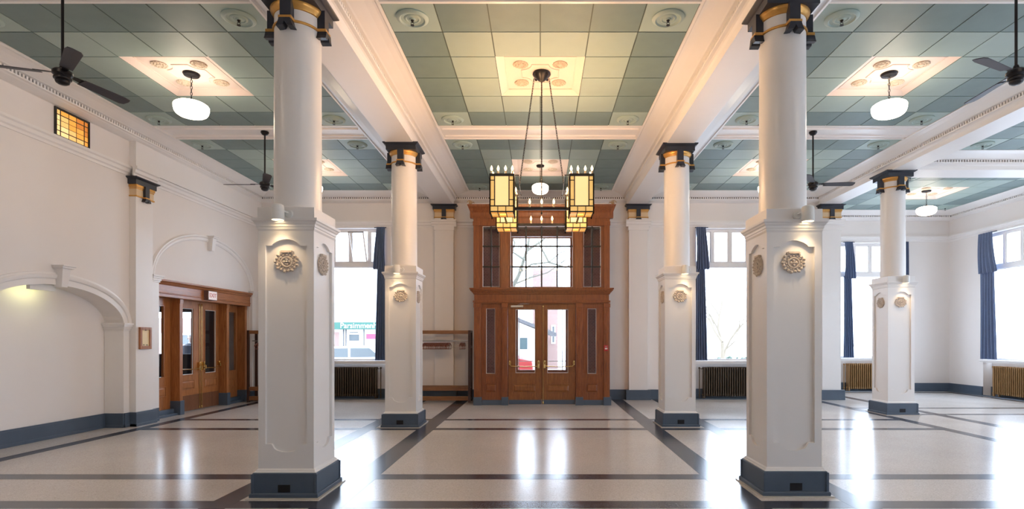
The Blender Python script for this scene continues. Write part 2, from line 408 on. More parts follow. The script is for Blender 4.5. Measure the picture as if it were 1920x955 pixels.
def centre_mesh():
    mb = MB(); mb.holes(-.61, .61, -.61, .61, .055, .085, [], 'xy', T_CENTRE)
    # sloped sides
    a, b = .61, .50
    for sx, sy in ((1, 0), (-1, 0), (0, 1), (0, -1)):
        if sx: mb.add([(sx * a, -a, -.004), (sx * a, a, -.004), (sx * b, b, .05), (sx * b, -b, .05)], [(0, 1, 2, 3)], T_CENTRE)
        else: mb.add([(-a, sy * a, -.004), (a, sy * a, -.004), (b, sy * b, .05), (-b, sy * b, .05)], [(0, 1, 2, 3)], T_CENTRE)
    for q, ww, z in ((.50, .012, .043),):
        mb.holes(-q, q, -q, q, z, .06, [(-q + ww, q - ww, -q + ww, q - ww)], 'xy', T_CENTRE)
    # quatrefoil moulding
    pts = []
    for k in range(4):
        cx_, cy_ = [(1, 1), (-1, 1), (-1, -1), (1, -1)][k]; base = [0, PI / 2, PI, 3 * PI / 2][k]
        c0 = (.27 * cx_, .27 * cy_)
        for q in range(7):
            ang = base + PI * 1.5 - (PI * .5) * 0 - q * (PI / 2) / 6 + PI / 2 * 0
            pts.append((c0[0] + .15 * math.cos(base - PI / 2 + PI * 0 - q * (PI / 2) / 6 + 0), c0[1] + .15 * math.sin(base - PI / 2 - q * (PI / 2) / 6), .05))
    mb.tube(pts, .009, 6, T_CENTRE, closed=True)
    return mb
proto = {}
def sub(nm, mk, loc, parent, mat=None):
    if nm not in proto: o = mk().build(nm, mat, parent, smooth=True); proto[nm] = o
    else: o = proto[nm].copy(); COL.objects.link(o); o.parent = parent
    o.location = loc; return o
for (x, y) in BAYC:
    if y < 3.5 or (x > 9 and y < 6):
        tp = sub('tile_panel', tile_panel_mesh, (x, y, ZC), ceil)
        sub('centre_panel', centre_mesh, (x, y, ZC), ceil); continue
    tp = sub('tile_panel', tile_panel_mesh, (x, y, ZC), ceil)
    for sx in (-1, 1):
        for sy in (-1, 1): sub('rosette', rosette_mesh, (sx * 1.525, sy * 1.525, -.011), tp, T_CORN)
    cp = sub('centre_panel', centre_mesh, (x, y, ZC), ceil)
    for sx in (-1, 1):
        for sy in (-1, 1): sub('medallion', medal_mesh, (sx * .28, sy * .28, .055), cp, CRELIEF)
# cornices round each coffer
PC = [(0, 5.45), (.0, 5.43), (.03, 5.425), (.05, 5.437), (.08, 5.437), (.16, 5.42), (.24, 5.395), (.31, 5.372), (.33, 5.362), (.37, 5.362), (.375, 5.362), (.41, 5.362), (.41, 5.312), (.37, 5.312), (.375, 5.295), (.42, 5.29), (.44, 5.278)]
SLOT = P('dark_dentil_recess', (.035, .03, .03), .8)  # back faces between the dentils are coloured darker than the trim
def coffer(name, x0, x1, y0, y1, sides, lab):
    mb = MB(); ends = {'beam': [(.46, 5.25), (.475, 5.205), (.48, 5.18)], 'wall': [(.47, 5.27), (.56, 5.25), (.70, 5.25)]}
    den = MB()
    for side, kind in zip('lrnf', sides):
        pr = PC + ends[kind]; vs = []; fs = []
        for s_, z in pr:
            if side == 'l': vs += [(x0 - s_, y0 - s_, z), (x0 - s_, y1 + s_, z)]
            if side == 'r': vs += [(x1 + s_, y0 - s_, z), (x1 + s_, y1 + s_, z)]
            if side == 'n': vs += [(x0 - s_, y0 - s_, z), (x1 + s_, y0 - s_, z)]
            if side == 'f': vs += [(x0 - s_, y1 + s_, z), (x1 + s_, y1 + s_, z)]
        for i in range(len(pr) - 1): fs.append((2 * i, 2 * i + 1, 2 * i + 3, 2 * i + 2))
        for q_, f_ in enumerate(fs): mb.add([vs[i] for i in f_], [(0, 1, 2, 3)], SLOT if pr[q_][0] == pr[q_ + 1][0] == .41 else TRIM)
        L = (y1 - y0 if side in 'lr' else x1 - x0) + .75; n = int(L / .056)
        for k in range(n):
            c = ((y0 if side in 'lr' else x0) - .375) + (k + .5) * L / n; a, b = c - .0145, c + .0145
            if side in 'lr' and c < 2.0: continue
            if side == 'l': mb.box(x0 - .411, x0 - .375, a, b, 5.312, 5.362, TRIM)
            if side == 'r': mb.box(x1 + .375, x1 + .411, a, b, 5.312, 5.362, TRIM)
            if side == 'n': continue
            if side == 'f': mb.box(a, b, y1 + .375, y1 + .411, 5.312, 5.362, TRIM)
    return struct(mb.build(name, TRIM, smooth=False), lab)
coffer('trim_2', -6.95, -3.29, YN + .65, 14.25, ('wall', 'beam', 'wall', 'wall'), 'white dentil cornice over the side-entrance aisle')
coffer('trim_3', -1.83, 1.83, YN + .65, 14.25, ('beam', 'beam', 'wall', 'wall'), 'white dentil cornice over the central nave')
coffer('trim_4', 3.29, 6.95, YN + .65, 14.25, ('beam', 'beam', 'wall', 'wall'), 'white dentil cornice over the aisle beyond the central nave')
coffer('trim_5', 8.40, 12.04, YN + .65, 11.22, ('beam', 'wall', 'wall', 'beam'), 'white dentil cornice over the window aisle')
coffer('trim_6', 8.40, 12.04, 12.75, 16.41, ('beam', 'wall', 'beam', 'wall'), 'white dentil cornice over the window alcove')
mb = MB()
mb.box(-2.81, -2.31, YN, YB, ZB, 5.46); mb.box(2.31, 2.81, YN, YB, ZB, 5.46); mb.box(7.43, 7.92, YN, YB + .3, ZB, 5.46)
mb.box(7.92, XR, 11.70, 12.27, ZB, 5.46)
struct(mb.build('trim_7', CEIL, smooth=False), 'white ceiling beams resting on the columns')
# flat frame mouldings on the bands between bays
mb = MB()
for (x0, x1) in ((-6.95, -3.29), (-1.83, 1.83), (3.29, 6.95)):
    for yc in (10.285, 5.99):
        for d in (-.17, .17): mb.prism([(yc + d - .02, 5.45), (yc + d - .012, 5.425), (yc + d + .012, 5.425), (yc + d + .02, 5.45)], x0 + .04, x1 - .04, 'x')
        for d in (-.315, .315): mb.box(x0, x1, yc + d - .018, yc + d + .018, 5.43, 5.451)
struct(mb.build('trim_8', TRIM, smooth=False), 'thin mouldings on the flat bands between ceiling bays')

# ------------------------------------------------------------------ arches on the left wall
def arch_mould(name, yc, R, zs, zr, X, prof, parent=None, key=None, kw=.10, lab=None):
    """prof: list of (offset outward, projection)"""
    mb = MB(); n = 48; rings = []
    for i in range(n + 1):
        a = PI - PI * i / n; c, s_ = math.cos(a), math.sin(a)
        nx, nz = c / R, s_ / zr; l = math.hypot(nx, nz) or 1; nx, nz = nx / l, nz / l
        rings.append([(X + pj, yc + R * c + nx * o, zs + zr * s_ + nz * o) for o, pj in prof])
    k = len(prof); vs = [v for r in rings for v in r]; fs = []
    for i in range(n):
        for j in range(k - 1): fs.append((i * k + j, i * k + j + 1, (i + 1) * k + j + 1, (i + 1) * k + j))
    mb.add(vs, fs)
    o = mb.build(name, TRIM, parent, ang=.5)
    if lab: struct(o, lab)
    mb = MB(); z0, z1 = key
    mb.hexa([(X - .02, yc - kw * .42, z0), (X + .10, yc - kw * .42, z0), (X + .10, yc + kw * .42, z0), (X - .02, yc + kw * .42, z0)],
            [(X - .02, yc - kw * .6, z1 - .05), (X + .14, yc - kw * .6, z1 - .05), (X + .14, yc + kw * .6, z1 - .05), (X - .02, yc + kw * .6, z1 - .05)])
    mb.box(X - .02, X + .17, yc - kw * .85, yc + kw * .85, z1 - .05, z1 - .02); mb.box(X - .02, X + .19, yc - kw * .95, yc + kw * .95, z1 - .02, z1)
    mb.build('keystone', TRIM, o, bevel=.004)
    return o
AP = [(0, -.01), (0, .012), (.09, .012), (.10, .03), (.13, .045), (.155, .045), (.165, .025), (.19, .02), (.20, -.01)]
na = arch_mould('trim_9', NY, NR, NS, NA, XL, AP, key=(2.42, 2.76), kw=.13, lab='white moulded arch round the wall niche')
AP2 = [(0, -.01), (0, .015), (.03, .035), (.06, .035), (.075, .02), (.10, .05), (.125, .05), (.14, -.01)]
da = arch_mould('trim_10', 12.65, 1.79, 2.85, .96, XL, AP2, key=(3.62, 3.95), kw=.12, lab='white blind arch above the side entrance')
# imposts
mb = MB()
def impost(x0, x1, y0, y1, zt, ztop=None):
    mb.box(x0, x1, y0, y1, .26, zt - .13)
    for e, za, zb in ((.015, .14, .11), (.03, .11, .07), (.05, .07, .035), (.07, .035, 0)):
        mb.box(x0 - 0, x1 + e, y0 - e, y1 + e, zt - za, zt - zb)
impost(-7.895, -7.545, NY + NR - .015, NY + NR + .12, 1.90)
impost(-7.60, -7.49, 10.72, 10.90, 2.86); impost(-7.60, -7.49, 14.43, 14.60, 2.86)
struct(mb.build('trim_11', TRIM, smooth=False, bevel=.003), 'white imposts carrying the wall arches')
# hidden strip light of the niche (a real fitting under the soffit)
nl = thing('niche_light', 'slim lamp fitting behind the soffit of the arched wall niche', 'lamp', (-7.63, NY - .22, 2.355))
mb = MB(); mb.box(-.025, .03, -.22, .22, .0, .09); mb.build('housing', WHITEP, nl)
lamp('AREA', (-.03, 0, .045), NICHE_W, (.95, .95, .42), nl, shape='RECTANGLE', size=.05, size_y=.42, rot=(0, math.radians(62), 0))

# ------------------------------------------------------------------ wall pilasters
def gold_cap(root, w, zt, proj, front):
    """flat capital on a pilaster of width w; local: x along the wall, -y to the room; zt = abacus top"""
    mb = MB(); h = w / 2
    mb.box(-h - .05, h + .05, -front - .04, 0, zt - .12, zt - .03)
    mb.hexa([(-h - .055, -front - .045, zt - .03), (h + .055, -front - .045, zt - .03), (h + .055, 0, zt - .03), (-h - .055, 0, zt - .03)],
            [(-h - .095, -front - .085, zt - .005), (h + .095, -front - .085, zt - .005), (h + .095, 0, zt - .005), (-h - .095, 0, zt - .005)])
    mb.box(-h - .095, h + .095, -front - .085, 0, zt - .005, zt + .01)
    mb.box(-.055, .055, -front - .06, -front + .02, zt - .34, zt - .12)
    for s_ in (-1, 1):
        mb.prism([(0, zt - .345), (s_ * .055, zt - .345), (s_ * .085, zt - .41), (s_ * .02, zt - .41), (0, zt - .375)], -front - .07, -front + .01, 'y')
    mb.build('capital', DARK, root, smooth=False, bevel=.003)
    mb = MB()
    mb.box(-h - .004, h + .004, -front - .012, -.001, zt - .33, zt - .12, OCHRE)
    mb.box(-h - .02, h + .02, -front - .03, 0, zt - .17, zt - .12, GOLD); mb.box(-h - .008, h + .008, -front - .02, 0, zt - .20, zt - .18, GOLD)
    mb.box(-h - .015, h + .015, -front - .025, 0, zt - .345, zt - .32, GOLD)
    mb.box(-.062, .062, -front - .068, 0, zt - .345, zt - .322, GOLD)
    mb.build('capital_band', None, root, smooth=False, bevel=.002)
for cx_, lab, z_ in ((-2.55, 'white wall pilaster with gilt capital behind the coat rack beside the entrance', 5.17), (2.60, 'white wall pilaster with gilt capital beside the red fire alarm side of the entrance', 5.17),
                     (7.72, 'white wall pilaster with gilt capital where the wall steps back to the alcove', 5.17)):
    r = thing('pilaster', lab, 'pilaster', (cx_, YB, 0))
    mb = MB(); mb.box(-.25, .25, -.15, 0, .26, 4.62); mb.box(-.25, .25, -.15, 0, 4.76, 5.18); mb.box(-.27, .27, -.17, 0, 4.50, 4.60)
    mb.build('shaft', TRIM, r, smooth=False, bevel=.004); gold_cap(r, .5, z_, .1, .15)
r = thing('pilaster', 'white wall pilaster with gilt capital between the niche and the side entrance', 'pilaster', (XL, 10.43, 0), PI / 2)
mb = MB(); mb.box(-.225, .225, -.12, 0, .26, 4.60); mb.box(-.225, .225, -.12, 0, 4.78, 5.26)
mb.build('shaft', TRIM, r, smooth=False, bevel=.004); gold_cap(r, .45, 4.58, .1, .12)

# ------------------------------------------------------------------ columns
def medallion_relief():
    mb = MB(); M = Matrix.Rotation(PI / 2, 3, 'X')
    mb.lathe([(.105, 0), (.105, .012), (.09, .02), (.075, .014), (.06, .014), (.055, .024), (.045, .024), (.04, .014), (0, .014)], n=28, M=M)
    for k in range(18):
        a = 2 * PI * k / 18; q = .103 if k % 2 else .094; mb.blob((q * math.cos(a), -.016, q * math.sin(a)), (.015, .013, .015), 7, 4)
    for k in range(14):
        a = 2 * PI * k / 14 + .2; mb.blob((.07 * math.cos(a), -.02, .07 * math.sin(a)), (.008, .009, .008), 6, 4)
    for k in range(4):
        a = PI / 2 * k; mb.blob((.024 * math.cos(a), -.02, .024 * math.sin(a)), (.013, .010, .013), 7, 4)
    mb.blob((0, -.018, 0), (.012, .016, .012), 7, 4)
    mb.box(-.05, .05, -.03, 0, .096, .116); mb.box(-.062, -.045, -.024, 0, .088, .108); mb.box(.045, .062, -.024, 0, .088, .108)
    return mb
ctop = [(0, 2.553), (.068, 2.553)] + [(.068 + .03 * (1 - math.cos(k / 4 * PI / 2)), 2.553 + .018 * math.sin(k / 4 * PI / 2)) for k in range(1, 5)]
def top_curve(x):     # x from -.21 to .21
    u = abs(x)
    if u > .142: return 2.553
    return 2.560 + .058 * math.cos(u / .142 * PI / 2) ** .8
def bot_curve(x):
    u = abs(x)
    if u > .150: return .54
    if u > .132: return .54 - .02 * (1 - (u - .132) / .018)
    return .52 - .062 * math.sqrt(max(0, 1 - (u / .132) ** 2))
def make_column(label):
    r = thing('column', label, 'column')
    mb = MB(); mb.sq([(.372, 0), (.372, .012)]); mb.build('floor_edging', P('cream_edging', (.55, .5, .45), .3) if 'edg' not in proto else proto['edg'], r, smooth=False)
    mb = MB(); mb.sq([(.345, .0), (.345, .045), (.338, .052), (.3235, .052), (.3235, .245), (.318, .255)])
    for sx in (-1, 1):
        for sy in (-1, 1):
            mb.box(sx * .332, sx * .305, sy * .332, sy * .305, .05, .245)
    mb.build('plinth', BASE, r, smooth=False, bevel=.002)
    mb = MB(); mb.box(-.0615, .0615, -.3265, -.30, .062, .138); mb.build('outlet', BLACK, r)
    mb = MB(); mb.sq([(.312, .25), (.312, .262), (.300, .268), (.296, .280), (.284, .290), (.281, .292), (.263, .293)], m=TRIM)
    mb.sq([(.253, .29), (.253, 2.72)], m=TRIM)
    xs = sorted({-.252, .252, -.21, .21, -.1501, .1501, -.1421, .1421} | {-.15 + .3 * k / 28 for k in range(29)})
    for sx in (-1, 1):
        for sy in (-1, 1): mb.box(sx * .252, sx * .281, sy * .252, sy * .281, .29, 2.715, TRIM)
    for rot in range(4):
        q = MB()
        for a, b in zip(xs[:-1], xs[1:]):
            if a < -.2101 or b > .2101: q.box(a, b, -.281, -.252, .29, 2.715); continue
            for (f, z) in ((top_curve, 2.715), (bot_curve, .29)):
                za, zb = f(a), f(b)
                if z > 1: q.hexa([(a, -.281, za), (b, -.281, zb), (b, -.252, zb), (a, -.252, za)], [(a, -.281, z), (b, -.281, z), (b, -.252, z), (a, -.252, z)])
                else: q.hexa([(a, -.281, z), (b, -.281, z), (b, -.252, z), (a, -.252, z)], [(a, -.281, za), (b, -.281, zb), (b, -.252, zb), (a, -.252, za)])
        q.xf(Matrix.Rotation(rot * PI / 2, 4, 'Z')); mb.add(q.v, q.f, TRIM)
    mb.build('pedestal', None, r, smooth=False)
    mb = MB(); mb.sq([(.281, 2.70), (.287, 2.712), (.291, 2.72), (.291, 2.738), (.298, 2.742), (.300, 2.765), (.312, 2.775), (.318, 2.79), (.330, 2.80), (.333, 2.825), (.30, 2.83), (.288, 2.83), (.288, 2.94)])
    mb.build('pedestal_cornice', TRIM, r, smooth=False, bevel=.002)
    for rot in range(4):
        o = medallion_relief().build('medallion', RELIEF, r); o.location = (.252 * math.sin(rot * PI / 2), -.252 * math.cos(rot * PI / 2), 2.39); o.rotation_euler = (0, 0, rot * PI / 2)
        o.scale = (1.12, 1, .98)
    mb = MB(); mb.lathe([(.25, 2.94), (.25, 2.95), (.238, 2.965), (.237, 3.0), (.232, 4.86), (.232, 5.06)], n=40); mb.build('shaft', TRIM, r)
    mb = MB()
    mb.lathe([(.236, 4.845), (.247, 4.848), (.250, 4.858), (.247, 4.868), (.236, 4.872)], n=36); mb.lathe([(.234, 4.985), (.242, 4.99), (.243, 4.998), (.262, 5.02), (.272, 5.045), (.272, 5.065), (.24, 5.066)], n=36)
    for k in range(4):
        a = k * PI / 2; q = MB(); q.box(-.066, .066, -.318, -.22, 4.845, 4.872); q.xf(Matrix.Rotation(a, 4, 'Z')); mb.add(q.v, q.f)
    mb.build('capital_band', GOLD, r)
    mb = MB(); mb.sq([(.272, 5.06), (.272, 5.145), (.285, 5.150), (.318, 5.172), (.322, 5.176), (.322, 5.19)])
    for k in range(4):
        a = k * PI / 2; q = MB(); q.box(-.056, .056, -.305, -.21, 4.85, 5.07)
        for s_ in (-1, 1):
            q.hexa([(0 if s_ > 0 else -.02, -.30, 4.80), (s_ * .075 if s_ > 0 else -.01, -.30, 4.80), (s_ * .075 if s_ > 0 else -.01, -.22, 4.80), (0, -.22, 4.80)], [(0, -.30, 4.80)] * 4) if 0 else None
            q.prism([(0, 4.846), (s_ * .056, 4.846), (s_ * .07, 4.80), (s_ * .088, 4.765), (s_ * .022, 4.772), (0, 4.812)], -.325, -.225, 'y')
        q.xf(Matrix.Rotation(a, 4, 'Z')); mb.add(q.v, q.f)
    mb.build('capital', DARK, r, smooth=False, bevel=.002)
    return r
COLS = [((-2.575, 5.90), 'near white column with round-arched pedestal panel between chandelier and arched niche'),
        ((2.605, 5.97), 'near white column on square pedestal between chandelier and curtained windows'),
        ((-2.54, 10.36), 'far white column with gilt capital in front of the window with the tilted pane'),
        ((2.56, 10.42), 'far white column with gilt capital between the oak entrance and a curtained window'),
        ((7.64, 12.02), 'smaller-looking white column standing furthest from the oak entrance by the alcove')]
c0 = make_column(COLS[0][1]); c0.location = (*COLS[0][0], 0)
for (xy, lab) in COLS[1:]: dup(c0, (*xy, 0), 0, lab)

# pedestal spotlights
def make_spot(label):
    r = thing('spotlight', label, 'spotlight', group='spotlights on the pedestals')
    mb = MB(); M = Matrix.Rotation(PI / 2, 3, 'X'); mb.lathe([(.042, 0), (.042, .012), (.034, .02), (.0, .02)], n=20, M=M); mb.tube([(0, -.01, .01), (-.03, -.05, .02), (-.06, -.075, .02)], .009, 8)
    mb.build('wall_mount', WHITEP, r)
    mb = MB(); mb.lathe([(.0, .085), (.03, .083), (.052, .072), (.06, .055), (.062, -.075), (.056, -.078), (.054, -.03), (0, -.025)], (-.075, -.085, 0), n=24); mb.build('lamp_can', WHITEP, r)
    mb = MB(); mb.blob((-.075, -.085, -.05), (.03, .03, .018), 10, 6); mb.build('bulb', P('spot_bulb', (1, .9, .7), .3, emis=(1, .75, .42), es=12), r)
    lamp('SPOT', (-.075, -.085, -.06), SPOT_W, (1.0, .72, .42), r, spot_size=math.radians(110), spot_blend=.9, shadow_soft_size=.03, rot=(math.radians(-14), 0, 0))
    return r
sp0 = make_spot('white spotlight on the near column pedestal beside the arched niche')
sp0.location = (-2.575 + .035, 5.90 - .288, 2.87)
dup(sp0, (2.605 + .02, 5.97 - .288, 2.87), 0, 'white spotlight on the near column pedestal facing the curtained windows side')
dup(sp0, (-2.54 + .03, 10.36 - .288, 2.87), 0, 'white spotlight on the far column pedestal in front of the tilted pane window')
dup(sp0, (2.56 + .14, 10.42 - .288, 2.87), 0, 'white spotlight on the far column pedestal beside the entrance and window curtain')
dup(sp0, (7.64 + .12, 12.02 - .288, 2.87), 0, 'white spotlight on the pedestal standing furthest away by the alcove')
sps = [o for o in bpy.data.objects if o.name.startswith('spotlight') and not o.parent]
for o in sps: del o['group']
# mirror the can to the other side on the window-side near column
for o in sps:
    if abs(o.location.x - 2.625) < .02 and o.location.y < 6:
        o.location.x += 0.0
        for ch in [c for c in bpy.data.objects if c.parent == o]:
            pass
        o.scale = (-1, 1, 1)

# ------------------------------------------------------------------ windows
def make_window(idx, W, loc, rz, tilted=False, lab='', lights=4, sillw=.16):
    r = bpy.data.objects.new(f'window_{idx}', None); COL.objects.link(r); r.location = loc; r.rotation_euler = (0, 0, rz); struct(r, lab)
    h = W / 2; y0, y1 = .14, .20; zt0, zt1 = 3.54, 3.68
    mb = MB()
    mb.holes(-h, h, WZ0, WZ1, y0, y1, [(-h + .05, h - .05, WZ0 + .05, zt0), (-h + .05, h - .05, zt1, WZ1 - .06)], 'xz')
    mb.box(-h, h, y0 - .03, y0, zt0 + .02, zt1 - .02)
    for k in range(1, lights):
        x = -h + W * k / lights; mb.box(x - .035, x + .035, y0 - .01, y1, zt1, WZ1 - .06)
    mb.box(-h - .02, h + .02, -.03, .0, WZ1, WZ1 + .03)
    mb.build('window_frame', TRIM, r, smooth=False, bevel=.004)
    mb = MB()
    for k in range(lights):
        a, b = -h + W * k / lights + .035, -h + W * (k + 1) / lights - .035
        if tilted and k == 2: continue
        mb.holes(a, b, zt1, WZ1 - .06, y0 + .01, y1 - .01, [(a + .03, b - .03, zt1 + .03, WZ1 - .09)], 'xz')
    mb.build('sash', TRIM, r, smooth=False)
    if tilted:
        a, b = -h + W * 2 / 4 + .035, -h + W * 3 / 4 - .035; q = MB(); hh = WZ1 - .06 - zt1
        q.holes(0, b - a, 0, hh, -.015, .015, [(.03, b - a - .03, .03, hh - .03)], 'xz', TRIM); q.holes(.03, b - a - .03, .03, hh - .03, -.003, .003, [], 'xz', GLASS)
        q.box(0, b - a, -.017, .017, hh - .008, hh + .004, BLACK)
        o = q.build('tilted_sash', None, r, smooth=False, label='open sash tilted inward'); o.location = (a, y0, zt1); o.rotation_euler = (math.radians(24), 0, 0)
        q = MB(); q.tube([(a + .01, y0, WZ1 - .09), (b - .01, y0, WZ1 - .09)], .008, 6); q.tube([(a + .01, y0, zt1 + .02), (a + .01, y0, WZ1 - .09)], .008, 6); q.build('sash_stay', BLACK, r)
    mb = MB(); mb.box(-h + .04, h - .04, y0 + .028, y0 + .032, WZ0 + .04, zt0 + .01)
    for k in range(lights):
        if tilted and k == 2: continue
        a, b = -h + W * k / lights + .06, -h + W * (k + 1) / lights - .06; mb.box(a, b, y0 + .028, y0 + .032, zt1 + .02, WZ1 - .08)
    mb.build('glazing', GLASS, r, smooth=False)
    mb = MB(); mb.box(-h - .08, h + .08, -.06, .16, WZ0 - .045, WZ0 + .002); mb.box(-h - .05, h + .05, -.03, 0, WZ0 - .08, WZ0 - .045); mb.build('window_sill', TRIM, r, smooth=False, bevel=.006)
    l = bpy.data.lights.new('sky_portal', 'AREA'); l.shape = 'RECTANGLE'; l.size = W - .02; l.size_y = WZ1 - WZ0; l.cycles.is_portal = True
    lo = bpy.data.objects.new('sky_portal', l); COL.objects.link(lo); lo.parent = r; lo.location = (0, .25, (WZ0 + WZ1) / 2); lo.rotation_euler = (-PI / 2, 0, 0)
    return r
cc = lambda p: (p[0] + p[1]) / 2
make_window(1, W1[1] - W1[0], (cc(W1), YB, 0), 0, True, 'tall white window with an inward tilted upper sash')
make_window(2, W2[1] - W2[0], (cc(W2), YB, 0), 0, False, 'tall white window with a bare tree outside')
make_window(3, W3[1] - W3[0], (cc(W3), YF, 0), 0, False, 'tall white window in the alcove far wall')
for i, a in enumerate(RW): make_window(4 + i, a[1] - a[0], (XR, cc(a), 0), -PI / 2, False, 'tall white window in the window wall' + ['', ' added out of view at the second bay', ' added out of view at the third bay', ' added out of view at the fourth bay', ' added out of view at the last bay'][i])
for i, a in enumerate(RR): make_window(9 + i, a[1] - a[0], (cc(a), YN, 0), PI, False, 'tall window in the rear wall')

# ------------------------------------------------------------------ curtains
def make_curtain(label, x, y, rz, width, flip=1, z1=4.60):
    r = thing('curtain', label, 'curtain', (x, y, 0), rz)
    def sheet(z0, za, wt, wb, amp, yo, folds, sh=0, seed=0, bulge=0):
        mb = MB(); nx, nz = folds * 8, 14; vs = []; rnd = random.Random(seed); ph = [rnd.uniform(-.5, .5) for _ in range(folds + 1)]
        for side in (0, 1):
            for j in range(nz + 1):
                t = j / nz; z = za + (z0 - za) * t; ww = wt + (wb - wt) * t; 
                for i in range(nx + 1):
                    u = i / nx; f = u * folds; k = int(f) if f < folds else folds - 1
                    yy = yo + math.sin(2 * PI * f + ph[k] * math.sin(PI * (f - k))) * amp * (.45 + .55 * t) + side * .006
                    vs.append((flip * (u * ww + sh * t + .012 * math.sin(3 * t + f)), yy - bulge * math.sin(PI * t), z))
        n1 = (nx + 1) * (nz + 1); fs = []
        for s_ in (0, 1):
            for j in range(nz):
                for i in range(nx):
                    a = s_ * n1 + j * (nx + 1) + i; q = (a, a + 1, a + nx + 2, a + nx + 1); fs.append(q if s_ == 0 else q[::-1])
        for j in range(nz):
            for i in (0, nx):
                a = j * (nx + 1) + i; fs.append((a, a + nx + 1, a + nx + 1 + n1, a + n1))
        mb.add(vs, fs); return mb
    sheet(3.47, z1, width * .86, width * 1.12, .036, -.085, 5, 0, 1, .03).build('upper_drape', CURT, r, ang=3)
    sheet(WZ0 + .015, 3.56, width * .85, width * .98, .042, -.03, 5, 0, 2).build('lower_drape', CURT, r, ang=3)
    mb = MB(); mb.tube([(-flip * .02, -.05, z1 - .01), (flip * (width + .02), -.05, z1 - .01)], .012, 8); mb.build('curtain_rail', DARK, r)
    return r
make_curtain('dark blue curtain beside the tilted pane window, partly behind a column', W1[1] + .02, YB, 0, .28, -1)
make_curtain('dark blue curtain glimpsed as a sliver behind the near column pedestal', W1[0] - .05, YB, 0, .42, 1)
make_curtain('dark blue curtain at the window with the bare tree outside', W2[0] - .01, YB, 0, .31, 1)
make_curtain('dark blue curtain hidden behind the near column beyond the bare tree', W2[1] + .02, YB, 0, .36, -1)
make_curtain('narrow blue curtain beside the stepped back pilaster in the alcove', W3[0] + .08, YF, 0, .30, 1)
make_curtain('thin blue curtain edge behind the shaft of the furthest column', W3[1] + .06, YF, 0, .14, -1)
make_curtain('wide pleated blue curtain above the gold radiator on the window wall', XR, W4[1] + .07, -PI / 2, .58, 1)

# ------------------------------------------------------------------ radiators
def make_radiator(label, loc, rz, n, mat, pitch=.062, ztop=.86, valve=1):
    r = thing('radiator', label, 'radiator', loc, rz)
    L = n * pitch; mb = MB()
    for k in range(n):
        x = -L / 2 + (k + .5) * pitch
        for yy in (-.075, .075):
            mb.tube([(x, yy, .10), (x, yy, ztop - .03)], .016, 8)
        mb.box(x - .007, x + .007, -.075, .075, .10, ztop - .03)
        prof = [(-.095, .10), (-.085, .075), (.085, .075), (.095, .10), (.095, .13), (-.095, .13)]
        mb.prism(prof, x - .019, x + .019, 'x')
        mb.prism([(-.09, ztop - .05), (.09, ztop - .05), (.095, ztop - .02), (.08, ztop), (-.08, ztop), (-.095, ztop - .02)], x - .019, x + .019, 'x')
    mb.build('ribs', mat, r)
    mb = MB(); mb.tube([(-L / 2 - .02, 0, .11), (L / 2 + .02, 0, .11)], .026, 8); mb.tube([(-L / 2 - .02, 0, ztop - .03), (L / 2 + .02, 0, ztop - .03)], .02, 8)
    for x in (-L / 2 + .03, L / 2 - .03):
        for yy in (-.07, .07): mb.box(x - .02, x + .02, yy - .015, yy + .015, 0, .09)
    mb.build('header_pipe', mat, r)
    mb = MB(); x = valve * (L / 2 + .09); mb.tube([(valve * L / 2, 0, ztop - .05), (x, 0, ztop - .05), (x, 0, .0)], .014, 8); mb.blob((x, 0, ztop - .03), (.03, .03, .03)); mb.blob((x, 0, .1), (.025, .025, .03))
    mb.build('valve_pipe', mat, r)
make_radiator('dark bronze radiator under the window with the tilted pane', (-5.17, YB + .12, .0), 0, 25, BRONZE, valve=1)
make_radiator('dark bronze radiator under the window with the bare tree', (5.16, YB + .12, .0), 0, 25, BRONZE, valve=-1)
make_radiator('small gold radiator under the alcove far window', (10.25, YF + .12, .0), 0, 24, GOLDRAD, valve=-1)
make_radiator('gold radiator under the wide pleated curtain on the window wall', (XR + .12, 14.62, .0), -PI / 2, 28, GOLDRAD, valve=-1)

# ------------------------------------------------------------------ central entrance
DX, DY = .033, 13.53
SC = 76.87
X = lambda px: (px - CX) / SC
Z = lambda py: H + (CY - py) / SC
def frustum(mb, x0, x1, z0, z1, y, d, inset, m=None):   # raised panel toward -y
    mb.hexa([(x0, y, z0), (x1, y, z0), (x1, y, z1), (x0, y, z1)], [(x0 + inset, y - d, z0 + inset), (x1 - inset, y - d, z0 + inset), (x1 - inset, y - d, z1 - inset), (x0 + inset, y - d, z1 - inset)], m)
def hole_trim(mb, x0, x1, z0, z1, y, ww=.02, d=.012, m=None):
    mb.holes(x0 - ww, x1 + ww, z0 - ww, z1 + ww, y - d, y + .01, [(x0, x1, z0, z1)], 'xz', m)
d1 = bpy.data.objects.new('door_1', None); COL.objects.link(d1); struct(d1, 'tall oak entrance with double doors, sidelights and a gridded window above')
DXc = DX
HW = 1.64
mb = MB()
y = DY
# upper tier plate
uh = [(X(905), X(936.5), Z(538.5), Z(424.7)), (X(957), X(1074), Z(538.5), Z(424.7)), (X(1094), X(1126.5), Z(538.5), Z(424.7))]
mb.holes(DXc - HW, DXc + HW, Z(545), Z(410), y, y + .07, uh, 'xz')
for h_ in uh: hole_trim(mb, *h_, y, .018, .012)
# pilaster strips upper
for a, b in ((888, 898.5), (938.5, 954), (1077, 1092), (1132, 1143)):
    mb.box(X(a), X(b), y - .045, y, Z(541), Z(420)); mb.box(X(a) - .012, X(b) + .012, y - .06, y, Z(424), Z(416))
